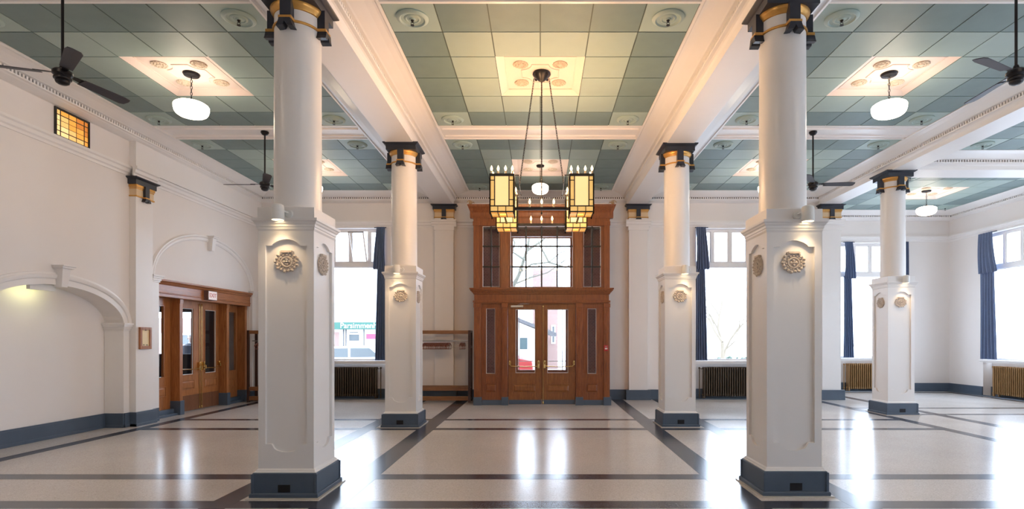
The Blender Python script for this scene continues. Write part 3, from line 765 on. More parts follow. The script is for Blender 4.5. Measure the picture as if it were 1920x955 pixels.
# upper entablature frieze
mb.box(DXc - HW - .02, DXc + HW + .02, y - .05, y + .05, Z(424), Z(408))
mb.prism([(y + .05, Z(410)), (y - .06, Z(410)), (y - .075, Z(406)), (y - .08, Z(400)), (y - .12, Z(394)), (y - .16, Z(390)), (y - .17, Z(386)), (y + .05, Z(386))], DXc - HW - .10, DXc + HW + .10, 'x')
for s_ in (-1, 1):   # raking ends of the crown
    xs_ = DXc + s_ * (HW + .02)
    mb.hexa([(xs_, y - .05, Z(412)), (xs_ + s_ * .01, y - .05, Z(412)), (xs_ + s_ * .01, y + .3, Z(412)), (xs_, y + .3, Z(412))],
            [(xs_, y - .16, Z(386)), (xs_ + s_ * .14, y - .16, Z(386)), (xs_ + s_ * .14, y + .3, Z(386)), (xs_, y + .3, Z(386))])
# middle cornice
mb.sq([(0, 0)]) if 0 else None
for (e, za, zb) in ((.02, 552.5, 550.5), (.035, 550.5, 548.5), (.06, 548.5, 546.5), (.085, 546.5, 543.8), (.105, 543.8, 541)):
    mb.box(DXc - HW - e, DXc + HW + e, y - .05 - e, y + .05, Z(za), Z(zb))
mb.box(DXc - HW - .03, DXc + HW + .03, y - .07, y + .05, Z(568), Z(564))
mb.box(DXc - HW, DXc + HW, y - .045, y + .05, Z(570), Z(550))
# lower pilasters
for a, b in ((889, 902.5), (941.6, 951.8), (1080, 1091.8), (1132, 1143)):
    mb.box(X(a), X(b), y - .05, y + .02, .18, Z(570)); mb.box(X(a) - .012, X(b) + .012, y - .065, y + .02, Z(577), Z(569)); mb.box(X(a) + .035, X(b) - .035, y - .058, y - .04, .35, Z(585))
fr = mb.build('entrance_frame', OAK, d1, smooth=False, bevel=.004)
mb = MB()
for a, b in ((888, 903.5), (940.8, 953.2), (1078.8, 1093), (1131, 1145.5)): mb.box(X(a), X(b), y - .068, y + .03, 0, .20)
for a, b in ((903.5, 940.8), (1093, 1131)): mb.box(X(a), X(b), y - .02, y + .03, 0, .125)
mb.build('frame_foot', BASE, d1, smooth=False, bevel=.006)
# side panels with narrow lights
for (a, b, g0, g1, p0, p1) in ((902.5, 941.6, 911.7, 928.3, 910.7, 930.3), (1091.8, 1132, 1101.7, 1118, 1100, 1120)):
    mb = MB(); gz0, gz1 = Z(701), Z(579)
    mb.holes(X(a), X(b), .12, Z(568), y, y + .05, [(X(g0), X(g1), gz0, gz1)], 'xz'); hole_trim(mb, X(g0), X(g1), gz0, gz1, y, .028, .016)
    hole_trim(mb, X(p0), X(p1), Z(735), Z(721), y, .015, .012); frustum(mb, X(p0), X(p1), Z(735), Z(721), y, .018, .03)
    o = mb.build('side_panel', OAK, d1, smooth=False, bevel=.003)
    q = MB(); q.box(X(g0), X(g1), y + .02, y + .026, gz0, gz1); q.build('glazing', GLASS, o, smooth=False)
    q = MB(); q.holes(X(g0), X(g1), gz0, gz1, y + .005, y + .018, [(X(g0) + .008, X(g1) - .008, gz0 + .008, gz1 - .008)], 'xz'); q.build('glazing_bead', WHITEP, o, smooth=False)
# upper glazing with muntins
for i, h_ in enumerate(uh):
    q = MB(); q.box(h_[0], h_[1], y + .03, y + .036, h_[2], h_[3]); g = q.build('window_grid', GLASS, d1, smooth=False)
    n = 4 if i == 1 else 2; q = MB(); w_ = h_[1] - h_[0]
    for k in range(1, n): q.box(h_[0] + w_ * k / n - .018, h_[0] + w_ * k / n + .018, y + .01, y + .05, h_[2], h_[3])
    for zz in (Z(462), Z(500.4)): q.box(h_[0], h_[1], y + .01, y + .05, zz - .018, zz + .018)
    q.build('muntin', LEAD, g, smooth=False)
    q = MB(); q.holes(h_[0], h_[1], h_[2], h_[3], y + .01, y + .03, [(h_[0] + .010, h_[1] - .010, h_[2] + .010, h_[3] - .010)], 'xz'); q.build('glazing_bead', WHITEP, g, smooth=False)
# double doors
def entry_leaf(parent, x0, x1, z1, g, p, kick, hinge, y=0, glassz=None, panelz=None, bar=True, rod=True, kickmat=BASE, mat=OAK2):
    """local: leaf from x0..x1; g, p = glass and panel x-ranges; hinge -1/+1 side"""
    leaf_h = [(g[0], g[1], glassz[0], glassz[1])]
    mb = MB(); mb.holes(x0, x1, .015, z1, y, y + .045, leaf_h, 'xz'); hole_trim(mb, *leaf_h[0], y, .02, .014)
    hole_trim(mb, p[0], p[1], panelz[0], panelz[1], y, .016, .012); frustum(mb, p[0], p[1], panelz[0], panelz[1], y, .018, .035)
    o = mb.build('door_leaf', mat, parent, smooth=False, bevel=.003)
    q = MB(); q.box(g[0], g[1], y + .02, y + .026, *glassz); q.build('glazing', GLASS, o, smooth=False)
    q = MB(); q.holes(g[0], g[1], glassz[0], glassz[1], y + .004, y + .018, [(g[0] + .010, g[1] - .010, glassz[0] + .010, glassz[1] - .010)], 'xz'); q.build('glazing_bead', WHITEP, o, smooth=False)
    q = MB(); q.box(x0 + .01, x1 - .01, y - .006, y + .01, .02, kick); q.build('kick_plate', kickmat, o, smooth=False)
    if bar:
        zb_ = .95; q = MB(); a, b = (x0 + .05, x1 - .06)
        ins, outs = (x1 - .07, x0 + .04) if hinge < 0 else (x0 + .07, x1 - .04)
        q.tube([(outs, y - .02, zb_ + .10), (outs, y - .07, zb_ + .06), (outs + (ins - outs) * .05, y - .09, zb_), (outs + (ins - outs) * .5, y - .095, zb_ - .012), (ins - (ins - outs) * .04, y - .09, zb_)], .011, 8)
        q.box(outs - .022, outs + .022, y - .04, y, zb_ + .03, zb_ + .13); q.blob((outs, y - .045, zb_ + .12), (.02, .02, .026))
        q.box(ins - .028, ins + .028, y - .06, y, zb_ - .05, zb_ + .13); q.blob((ins, y - .06, zb_ + .12), (.024, .022, .03)); q.tube([(ins, y - .05, zb_ + .08), (ins, y - .10, zb_ + .05), (ins, y - .10, zb_ - .02)], .012, 8)
        q.build('push_bar', BRASS, o)
        q = MB(); xr_ = ins + (.035 if hinge < 0 else -.035)
        q.tube([(xr_, y - .02, .03), (xr_, y - .02, z1 - .06)], .0075, 6); q.blob((xr_, y - .022, .06), (.02, .018, .035)); q.blob((xr_, y - .022, z1 - .07), (.018, .018, .03)); q.build('bolt_rod', BRASS, o) if rod else None
    return o
zt = Z(569.5)
GL = dict(glassz=(Z(699.8), Z(580.3)), panelz=(Z(735), Z(722.3)))
L1 = entry_leaf(d1, X(953), X(1015.2), zt, (X(966.8), X(1003.4)), (X(963.5), X(1004.4)), .125, -1, y + .02, rod=False, mat=OAKC, **GL)
L2 = entry_leaf(d1, X(1015.8), X(1079), zt, (X(1026.4), X(1065.2)), (X(1026), X(1067)), .125, 1, y + .02, mat=OAKC, **GL)
mb = MB(); mb.box(X(958), X(981), y - .03, y + .02, Z(576.5), Z(573)); mb.tube([(X(970), y - .02, Z(573)), (X(975), y - .10, Z(571)), (X(993), y - .02, Z(570))], .006, 6); mb.build('door_closer', STEEL, L1)
# vestibule behind the entrance (brick lined) with the outer glazed doors
mb = MB()
for s_ in (-1, 1):
    xo = DXc + s_ * HW; mb.box(min(xo, xo - s_ * .03), max(xo, xo - s_ * .03), y + .07, YB, 0, Z(408), OAK)
    mb.box(min(xo - s_ * .03, xo - s_ * .09), max(xo - s_ * .03, xo - s_ * .09), y + .07, YB, 0, 4.5, BRICKM)
mb.box(DXc - HW, DXc + HW, y + .04, YB, Z(408), Z(404), OAK)
mb.holes(DXc - HW + .09, DXc + HW - .09, 0, 4.55, YB - .04, YB, [(-.78, .85, 0, 4.36)], 'xz', BRICKM)
mb.build('vestibule', None, d1, smooth=False)
yo = YB + .10
mb = MB(); gx = [(-.60, -.10, .78, 2.40), (.17, .68, .78, 2.40)]
mb.holes(-.82, .88, 0, 4.36, yo, yo + .06, gx + [(-.735, .805, 2.75, 4.33)], 'xz')
od = mb.build('outer_door', OAK, d1, smooth=False)
q = MB(); [q.box(a, b, yo + .02, yo + .025, c, d) for a, b, c, d in gx + [(-.735, .805, 2.75, 4.33)]]; q.build('glazing', GLASS, od, smooth=False)
q = MB()
for a, b, c, d in gx: q.tube([(a, yo - .05, 1.02), (b, yo - .05, 1.02)], .009, 6); q.box(a + .42 if a > 0 else a + .01, a + .44 if a > 0 else a + .03, yo + .005, yo + .015, c, d)
q.build('push_bar', STEEL, od)
l = bpy.data.lights.new('sky_portal', 'AREA'); l.shape = 'RECTANGLE'; l.size = 1.6; l.size_y = 4.3; l.cycles.is_portal = True
lo = bpy.data.objects.new('sky_portal', l); COL.objects.link(lo); lo.parent = d1; lo.location = (.03, YB + .3, 2.18); lo.rotation_euler = (-PI / 2, 0, 0)
# fire alarm and corner ornaments
fa = thing('fire_alarm', 'small red fire alarm pull on the oak entrance frame', 'fire alarm', (X(1135.6), y - .05, Z(653)))
mb = MB(); mb.box(-.05, .05, -.04, 0, -.07, .07); mb.build('housing', RED, fa, bevel=.008)
mb = MB(); mb.box(-.03, .03, -.055, -.038, -.03, .005); mb.build('pull_handle', WHITEP, fa, bevel=.004)
text('lettering', 'FIRE', .03, WHITEP, fa, (0, -.041, .035), (PI / 2, 0, 0))
for s_, lb in ((-1, 'coat rack side'), (1, 'fire alarm side')):
    r = thing('scroll_ornament', f'small gilded scroll ornament on the entrance cornice corner, {lb}', 'ornament', (DXc + s_ * 1.74, y - .06, Z(386)))
    mb = MB(); pts = [(s_ * (.07 * math.cos(a) * (1 - a / 9)), 0, .06 + .06 * math.sin(a) * (1 - a / 9)) for a in [k * .45 for k in range(16)]]
    mb.tube(pts, .013, 6); mb.tube([(0, 0, 0), (-s_ * .02, 0, .05), (-s_ * .09, 0, .07), (-s_ * .11, 0, .04)], [.016, .014, .012, .006], 6); mb.blob((0, -.01, .06), (.03, .02, .03)); mb.box(-.03, .03, -.02, .02, 0, .02)
    mb.build('scroll', P('aged_gilt', (.42, .29, .17), .5), r)

# ------------------------------------------------------------------ side entrance (local x -> +Y, local -y -> room)
d2 = bpy.data.objects.new('door_2', None); COL.objects.link(d2); d2.location = (-7.6, 0, 0); d2.rotation_euler = (0, 0, PI / 2); struct(d2, 'oak side entrance with glazed double doors and sidelights')
mb = MB()
mb.prism([(.34, 2.46), (-.06, 2.46), (-.06, 2.52), (-.075, 2.525), (-.075, 2.54), (-.06, 2.545), (-.06, 2.70), (-.08, 2.71), (-.10, 2.745), (-.135, 2.765), (-.14, 2.80), (.34, 2.80)], 10.92, 14.42, 'x', OAKH)
for a, b in ((10.90, 11.0), (11.74, 11.84), (13.50, 13.60), (14.33, 14.44)): mb.box(a, b, .03, .27, .2, 2.47, OAK2); mb.box(a - .008, b + .008, .018, .08, 2.36, 2.46, OAK2)
mb.build('entrance_frame', None, d2, smooth=False, bevel=.004)
mb = MB()
for a, b in ((10.88, 11.02), (11.72, 11.86), (13.48, 13.62), (14.31, 14.46)): mb.box(a, b, .005, .27, 0, .30)
for a, b in ((11.0, 11.74), (13.60, 14.33)): mb.box(a, b, .14, .22, 0, .14); mb.box(a, b, .06, .22, 0, .05)
mb.build('frame_foot', BASE, d2, smooth=False, bevel=.006)
GS = dict(glassz=(.82, 2.29), panelz=(.50, .68))
KICK = wood('kick_plate_brown', (.14, .05, .02), (.22, .09, .04))
entry_leaf(d2, 11.85, 12.735, 2.46, (12.0, 12.49), (12.02, 12.52), .36, -1, .22, kickmat=KICK, mat=OAK2, **GS)
entry_leaf(d2, 12.745, 13.49, 2.46, (12.93, 13.36), (12.93, 13.37), .36, 1, .22, kickmat=KICK, mat=OAK2, **GS)
for a, b in ((11.01, 11.73), (13.61, 14.32)):
    mb = MB(); g = (a + .16, b - .23 if a < 12 else b - .1, .82, 2.29); mb.holes(a, b, .10, 2.46, .22, .26, [g], 'xz'); hole_trim(mb, *g, .22, .02, .014)
    hole_trim(mb, a + .16, b - .16, .42, .60, .22, .016, .012); frustum(mb, a + .16, b - .16, .42, .60, .22, .018, .03)
    o = mb.build('side_panel', OAK2, d2, smooth=False, bevel=.003); q = MB(); q.box(g[0], g[1], .24, .245, g[2], g[3]); q.build('glazing', GLASS, o, smooth=False)
# porch behind: dark walls, glazed end
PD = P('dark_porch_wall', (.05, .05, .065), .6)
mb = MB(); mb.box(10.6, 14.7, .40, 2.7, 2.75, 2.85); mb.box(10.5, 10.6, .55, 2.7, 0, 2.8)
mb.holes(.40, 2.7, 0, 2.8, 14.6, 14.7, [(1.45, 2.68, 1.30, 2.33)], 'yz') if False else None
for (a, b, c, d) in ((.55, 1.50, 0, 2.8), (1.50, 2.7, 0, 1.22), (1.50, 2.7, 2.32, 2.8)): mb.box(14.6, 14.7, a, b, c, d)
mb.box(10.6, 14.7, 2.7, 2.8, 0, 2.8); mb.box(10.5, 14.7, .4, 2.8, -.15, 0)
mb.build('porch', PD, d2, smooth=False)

# exit sign
ex = thing('exit_sign', 'small illuminated EXIT sign on the side entrance cornice', 'exit sign', (-7.54, 12.60, 2.49), PI / 2)
mb = MB(); mb.box(-.17, .17, -.10, .06, 0, .21); mb.build('housing', P('exit_box', (.16, .09, .08), .5), ex, bevel=.004)
mb = MB(); mb.box(-.155, .155, -.105, -.098, .012, .198); mb.build('sign_face', EXT, ex)
text('lettering', 'EXIT', .13, EXTR, ex, (0, -.107, .105), (PI / 2, 0, 0), .002)
# framed wall light on pier
wf = thing('wall_frame', 'small oak frame with a cream panel on the pilaster beside the side entrance', 'picture frame', (-7.44, 10.42, 1.42), PI / 2)
mb = MB(); mb.holes(-.15, .15, 0, .41, -.04, 0, [(-.10, .10, .06, .36)], 'xz'); mb.build('frame', OAK2, wf, smooth=False, bevel=.004)
mb = MB(); mb.box(-.10, .10, -.02, -.004, .06, .36); mb.build('panel', P('cream_panel', (.85, .70, .42), .5, noise=.1, nscale=20), wf)
mb = MB(); mb.blob((0, -.03, .36), (.02, .012, .014)); mb.box(-.05, -.03, -.026, -.018, .07, .09); mb.box(.02, .06, -.026, -.018, .07, .085); mb.build('fitting', BRONZE, wf)

# stained glass panel
sg = thing('stained_glass_panel', 'lit amber stained glass panel set in the frieze of the side wall', 'stained glass', (XL, 8.9525, 4.775), PI / 2)
mb = MB(); W_, H_ = .665, .46
mb.holes(-W_ / 2, W_ / 2, 0, H_, -.025, .0, [(-W_ / 2 + .03, W_ / 2 - .03, .03, H_ - .03)], 'xz')
mb.build('frame', LEAD, sg, smooth=False)
mb = MB(); lead = MB(); x0, x1, z0, z1 = -W_ / 2 + .03, W_ / 2 - .03, .03, H_ - .03
cols = [x0, x0 + .075, x0 + .23, x0 + .375, x1 - .075, x1]; rows = [z0, z0 + .075, z0 + .158, z0 + .242, z1 - .075, z1]
for i in range(len(cols) - 1):
    for j in range(len(rows) - 1):
        t = (i + j * .55) / 6.5 + random.uniform(-.08, .08)
        mb.box(cols[i], cols[i + 1], -.010, -.004, rows[j], rows[j + 1], SGA2 if t > .72 else SGA if t > .42 else SGL if t > .2 else SGC)
for i, c in enumerate(cols[1:-1]): ww = .006 if i in (0, 3) else .0025; lead.box(c - ww, c + ww, -.016, -.008, z0, z1)
for j, c in enumerate(rows[1:-1]): ww = .006 if j in (0, 3) else .0025; lead.box(x0, x1, -.016, -.008, c - ww, c + ww)
mb.build('glass', None, sg, smooth=False); lead.build('leading', LEAD, sg, smooth=False)

# ------------------------------------------------------------------ pendant lamps
def make_pendant(label, loc):
    r = thing('pendant_lamp', label, 'pendant lamp', loc)
    mb = MB(); mb.lathe([(.0, .055), (.11, .055), (.115, .045), (.10, .02), (.03, .01), (.0, .0)], n=24); mb.build('ceiling_rose', BLACK, r)
    mb = MB(); mb.chain((0, 0, .01), (0, 0, -.31), .05, .0045); mb.tube([(0, 0, -.30), (0, 0, -.36)], .012, 8); mb.lathe([(.0, -.33), (.05, -.335), (.10, -.355), (.115, -.37), (0, -.372)], n=20); mb.build('chain', BLACK, r)
    mb = MB(); mb.lathe([(.10, -.365), (.15, -.374), (.19, -.388), (.222, -.41), (.232, -.43), (.230, -.47), (.218, -.515), (.20, -.542), (.17, -.562), (.13, -.576), (.08, -.584), (.0, -.586)], n=32); mb.build('globe', GLOBE, r)
    return r
p0 = make_pendant('opal globe pendant lamp in the aisle above the side entrance and niche', (-5.12, 8.14, ZC))
for (x, y_), lab in (((5.12, 8.14), 'opal globe pendant lamp in the bay between the near fan and the alcove'), ((0, 12.43), 'opal globe pendant lamp in the nave beyond the chandelier'),
                   ((-5.12, 12.43), 'opal globe pendant lamp hidden behind the near column by the niche'), ((5.12, 12.43), 'opal globe pendant lamp hidden behind the near column by the windows'),
                   ((10.13, 14.55), 'opal globe pendant lamp in the far alcove beside the furthest column'), ((10.23, 9.39), 'opal globe pendant lamp over the window aisle'),
                   ((-5.12, 3.84), 'opal globe pendant lamp near the viewpoint in the niche aisle'), ((5.12, 3.84), 'opal globe pendant lamp near the viewpoint in the window aisle'), ((0, 3.84), 'added opal globe pendant lamp out of view near the viewpoint in the nave')):  # the nave lamp near the viewpoint is unseen, added to brighten the hall
    o = dup(p0, (x, y_, ZC), 0, lab)
    if (x, y_) == (0, 12.43): o.scale = (.8, .8, 1)

# ------------------------------------------------------------------ chandelier
ch = thing('chandelier', 'large black chandelier with four amber glass lanterns and candle bulbs', 'chandelier', (.02, 8.12, 0))
mb = MB(); mb.lathe([(0, 5.50), (.13, 5.50), (.135, 5.48), (.12, 5.455), (.10, 5.44), (.06, 5.40), (.03, 5.38), (0, 5.37)], n=24)
for k in range(4):
    a = PI / 2 * k + PI / 4; mb.blob((.115 * math.cos(a), .115 * math.sin(a), 5.45), (.02, .02, .03))
mb.build('canopy', BLACK, ch)
mb = MB(); mb.tube([(0, 0, 5.38), (0, 0, 3.46)], .007, 8); mb.chain((0, 0, 5.38), (0, 0, 3.5), .045, .0036); mb.blob((0, 0, 3.45), (.014, .014, .02))
for s_ in (-1, 1):
    mb.chain((s_ * .11, 0, 5.42), (s_ * .325, 0, 3.86), .045, .0034)
    mb.tube([(s_ * .11, 0, 5.42), (s_ * .325, 0, 3.86)], .0025, 4)
mb.build('chain', BLACK, ch)
mb = MB()
LX, LY, LW, LZ0, LZ1 = .535, .53, .162, 3.315, 3.82
for yy in (-LY, LY): mb.box(-LX + LW, LX - LW, yy - .014, yy + .014, 3.385, 3.41); mb.box(-LX + LW, LX - LW, yy - .02, yy + .02, 3.372, 3.385)
for s_ in (-1, 1):
    mb.box(s_ * LX - .012, s_ * LX + .012, -LY + LW, LY - LW, 3.372, 3.40); mb.box(s_ * .325 - .004, s_ * .325 + .004, -LY, LY, 3.845, 3.857)
    for yy in (-LY, LY): mb.box(min(s_ * .31, s_ * LX), max(s_ * .31, s_ * LX), yy - .004, yy + .004, 3.845, 3.857)
mb.build('rail', BLACK, ch, smooth=False)
def candle(parent, x, y, z):
    mb = MB(); mb.lathe([(.013, z), (.013, z + .045), (.0, z + .047)], (x, y, 0), 10, m=OCHRE)
    mb.lathe([(.004, z + .045), (.011, z + .055), (.0155, z + .072), (.013, z + .088), (.005, z + .108), (.001, z + .12)], (x, y, 0), 10, m=BULB)
    return mb.build('candle_bulb', None, parent)
for sx in (-1, 1):
    for sy in (-1, 1):
        cxl, cyl = sx * LX, sy * LY
        g = MB(); a = LW - .004
        frm = MB()
        def face(rot):
            q = MB(); f = MB(); d = -LW
            # cell layout: side strips, centre, bottom row
            s1, zb0 = .080, LZ0 + .075
            xs_ = [-LW, -LW + s1 * .82, LW - s1 * .82, LW]
            q.box(xs_[1], xs_[2], d + .004, d + .01, zb0, LZ1, SGC)
            for (u, v) in ((xs_[0], xs_[1]), (xs_[2], xs_[3])):
                q.box(u, v, d + .004, d + .01, zb0, LZ1, SGL)
            q.box(-LW, LW, d + .004, d + .01, LZ0, zb0, SGL)
            for xx in (-LW + .004, xs_[1], xs_[2], LW - .004): f.box(xx - .007, xx + .007, d - .004, d + .012, zb0, LZ1)
            for xx in (-LW + .004, LW - .004): f.box(xx - .008, xx + .008, d - .004, d + .012, LZ0 - .03, LZ1)
            for xx in (-LW / 3, LW / 3): f.box(xx - .005, xx + .005, d - .004, d + .012, LZ0, zb0)
            for zz in (LZ0, zb0): f.box(-LW, LW, d - .005, d + .013, zz - .007, zz + .007)
            f.box(-LW, LW, d - .005, d + .013, LZ1 - .03, LZ1 + .005)
            for zz in (LZ1 - .085, zb0 + .085):
                f.box(-LW, xs_[1], d - .004, d + .012, zz - .005, zz + .005); f.box(xs_[2], LW, d - .004, d + .012, zz - .005, zz + .005)
            return q.xf(Matrix.Rotation(rot, 4, 'Z')), f.xf(Matrix.Rotation(rot, 4, 'Z'))
        for k in range(4):
            q, f = face(k * PI / 2)
            for v_, mi_ in ((q, 1),):
                o_ = len(g.v); 
                for fi, ff in enumerate(v_.f): pass
                base = len(g.v); g.v += v_.v
                for ff, mm in zip(v_.f, v_.mi): g.f.append(tuple(i + base for i in ff)); g.mi.append(g._m(v_.mats[mm]))
            frm.add(f.v, f.f)
        # underside of amber glass with a dark opening
        g.box(-LW + .01, LW - .01, -LW + .01, -.055, LZ0 - .004, LZ0 + .002, SGA); g.box(-LW + .01, LW - .01, .055, LW - .01, LZ0 - .004, LZ0 + .002, SGA)
        g.box(-LW + .01, -.055, -.055, .055, LZ0 - .004, LZ0 + .002, SGL); g.box(.055, LW - .01, -.055, .055, LZ0 - .004, LZ0 + .002, SGL)
        for xx in (-.055, .055): frm.box(xx - .006, xx + .006, -LW, LW, LZ0 - .01, LZ0 - .003)
        ln = bpy.data.objects.new('lantern', None); COL.objects.link(ln); ln.parent = ch; ln.location = (cxl, cyl, 0)
        g.build('lantern_glass', None, ln, smooth=False); frm.build('lantern_frame', LEAD, ln, smooth=False)
        for xx in (-.14, -.05, .05, .14): candle(ln, xx, -LW + .02, LZ1)
        for xx in (-.14, .14): candle(ln, xx, LW - .02, LZ1)
        lamp('POINT', (0, 0, LZ1 + .12), CHAND_W, (1.0, .58, .28), ln, shadow_soft_size=.05)
for yy in (-LY, LY):
    for xx in (-.165, 0, .165): candle(ch, xx, yy, 3.41)

# ------------------------------------------------------------------ ceiling fans
def make_fan(label, loc, ang):
    r = thing('ceiling_fan', label, 'ceiling fan', loc, 0)
    mb = MB(); mb.lathe([(0, 0), (.07, 0), (.072, -.02), (.05, -.055), (.02, -.07), (0, -.07)], n=20); mb.build('canopy', BLACK, r)
    mb = MB(); mb.tube([(0, 0, -.05), (0, 0, -.93)], .014, 10); mb.build('down_rod', BLACK, r)
    mb = MB(); mb.lathe([(0, -.88), (.03, -.885), (.045, -.92), (.10, -.935), (.125, -.955), (.125, -.985), (.105, -1.0), (.10, -1.01), (.11, -1.02), (.108, -1.035), (.085, -1.045), (.09, -1.055), (.08, -1.075), (.05, -1.09), (0, -1.095)], n=28); mb.v = [(x * .74, y * .74, z) for x, y, z in mb.v]; mb.build('motor', BLACK, r)
    for k in range(3):
        a = math.radians(ang + 120 * k); M = Matrix.Rotation(a, 4, 'Z') @ Matrix.Translation((0, 0, -.975)) @ Matrix.Rotation(math.radians(-13), 4, 'X')
        mb = MB(); mb.prism([(.20, -.055), (.66, -.075), (.73, -.06), (.745, -.02), (.74, .05), (.70, .072), (.20, .06)], -.004, .004, 'z'); mb.xf(M); b = mb.build('blade', FANB, r, smooth=False, bevel=.0015)
        mb = MB(); mb.prism([(.08, -.018), (.18, -.03), (.25, -.035), (.25, .035), (.18, .03), (.08, .018)], .004, .012, 'z'); mb.xf(M); mb.build('blade_bracket', BLACK, b, smooth=False)
    return r
ZF = 5.44
make_fan('black ceiling fan cut by the picture edge above the amber stained glass panel', (-5.15, 5.98, ZF), 78)
make_fan('black ceiling fan beyond the near column, over the side entrance', (-5.09, 10.25, ZF), 180)
make_fan('black ceiling fan beside the near column shaft, toward the alcove', (5.04, 10.25, ZF), -3)
make_fan('black ceiling fan half cut off beside the long dentil beam', (5.13, 5.98, ZF), 206)

# ------------------------------------------------------------------ sprinklers
sprot = None
COLN = {-5.12: 'the niche aisle', 0: 'the chandelier nave', 5.12: 'the middle aisle', 10.23: 'the window aisle'}
ROWN = {8.14: 'near bay', 12.43: 'bay by the back wall', 9.39: 'near bay', 14.58: 'alcove bay'}
for (x, y_) in BAYC:
    if y_ < 6: continue
    for sx in (-1, 1):
        for sy in (-1, 1):
            px = CX + F * (x + sx * 1.525) / (y_ + sy * 1.525)
            if px > 1935 or px < -10 : continue
            xn = {(-5.12, -1): 'wall side', (-5.12, 1): 'nave side', (0, -1): 'niche side', (0, 1): 'window side', (5.12, -1): 'nave side', (5.12, 1): 'window side', (10.23, -1): 'beam side', (10.23, 1): 'window side'}[(x, sx)]
            lab = f'sprinkler over {COLN[x]}, {ROWN[y_]}, {xn} {"far" if sy > 0 else "near"} corner'
            loc = (x + sx * 1.525, y_ + sy * 1.525, ZC - .036)
            if sprot is None:
                r = thing('sprinkler', lab, 'sprinkler', loc); mb = MB(); mb.lathe([(.02, 0), (.02, -.01), (.012, -.02), (.012, -.03), (0, -.03)], n=12)
                mb.tube([(-.012, 0, -.025), (-.018, 0, -.045), (0, 0, -.062)], .003, 5); mb.tube([(.012, 0, -.025), (.018, 0, -.045), (0, 0, -.062)], .003, 5); mb.lathe([(.0, -.062), (.022, -.063), (.022, -.067), (0, -.068)], n=12)
                mb.build('sprinkler_body', BLACK, r); sprot = r
            else: dup(sprot, loc, 0, lab)

# ------------------------------------------------------------------ coat racks and hangers
def make_rack(label, x0, x1, y_):
    r = thing('coat_rack', label, 'coat rack', ((x0 + x1) / 2, y_, 0)); h = (x1 - x0) / 2; D = .22
    for ya, za, zb in ((-D, 1.745, 1.83), (D - .03, 1.745, 1.83), (-D, .30, .40), (D - .03, .30, .40), (-D, .05, .16)):
        mb = MB(); mb.box(-h, h, ya, ya + .03, za, zb); mb.build('rail_board', OAKR, r, smooth=False, bevel=.003)
    for s_ in (-1, 1):
        mb = MB()
        for d in (-D, D - .04): mb.box(s_ * h - .03, s_ * h + .03, d - .005, d + .045, 0, 1.835)
        mb.box(s_ * h - .02, s_ * h + .02, -D, D, 1.78, 1.83); mb.box(s_ * h - .02, s_ * h + .02, -D, D, .04, .09)
        mb.build('end_frame', RACKD, r, smooth=False, bevel=.003)
    mb = MB(); mb.tube([(-h, 0, 1.565), (h, 0, 1.565)], .014, 10); mb.build('hanging_rod', STEEL, r)
    mb = MB()
    for k in range(5): mb.tube([(-h, -D + .04 + k * .09, .36), (h, -D + .04 + k * .09, .36)], .008, 6)
    mb.build('shoe_shelf', STEEL, r); return r
make_rack('long oak coat rack with wooden hangers between a far column and the entrance', -3.72, -1.80, 14.28)
make_rack('oak coat rack in the corner beside the side entrance', -7.42, -6.50, 14.30)
def make_hanger(label, group, wire=False):
    r = thing('coat_hanger', label, 'coat hanger', group=group)
    if not wire:
        mb = MB(); n = 10
        top = [(-.21 + .42 * k / n, -.10 + .055 * math.cos(PI * (k / n - .5) * 1.0) - .02 * abs(k / n - .5)) for k in range(n + 1)]
        pts = top + [(a, b - .045 + .01 * abs(a) / .21) for a, b in reversed(top)]
        mb.prism(pts, -.007, .007, 'x'); mb.box(-.006, .006, -.19, .19, -.215, -.20); 
        mb.tube([(0, -.185, -.13), (0, -.18, -.21)], .004, 5); mb.tube([(0, .185, -.13), (0, .18, -.21)], .004, 5)
        mb.build('yoke', HANG, r)
    else:
        mb = MB(); mb.tube([(0, 0, -.06), (0, .19, -.17), (0, -.19, -.17)], .003, 5, closed=True); mb.build('yoke', STEEL, r)
    mb = MB(); mb.tube([(0, 0, -.07), (0, 0, -.03), (0, .015, -.015), (0, .02, .0), (0, .012, .016), (0, 0, .02), (0, -.014, .014)], .0028, 5); mb.build('hook', STEEL, r)
    return r
h0 = make_hanger('wooden coat hanger in the main row on the long coat rack', 'hangers packed on the long coat rack'); h0.location = (-2.98, 14.28, 1.565)
g = 'hangers packed on the long coat rack'
xs_h = [-2.98 + .024 * k for k in range(1, 28)]
for x in xs_h: o = dup(h0, (x, 14.28, 1.565), random.uniform(-.05, .05))
for x in (-3.3, -3.2, -3.12, -3.05): dup(h0, (x, 14.28, 1.565), random.uniform(-.05, .05))
for x in (-2.04, -2.015, -1.99, -1.965, -1.94): dup(h0, (x, 14.28, 1.565), random.uniform(-.05, .05), 'wooden coat hanger in the small bunch at the post end of the long rack', 'hangers at the end of the long coat rack')
w0 = make_hanger('wire coat hanger between the two bunches on the long rack', 'wire hangers on the long coat rack', True); w0.location = (-2.19, 14.28, 1.565); w0.rotation_euler = (0, 0, 1.0)
dup(w0, (-2.12, 14.28, 1.565), -1.1); dup(w0, (-1.87, 14.28, 1.565), 1.0)
for k, x in enumerate((-7.28, -7.2, -7.1, -6.98)): dup(h0, (x, 14.30, 1.565), .1 - .05 * k, 'wooden coat hanger on the corner rack beside the side entrance', 'hangers on the corner coat rack')

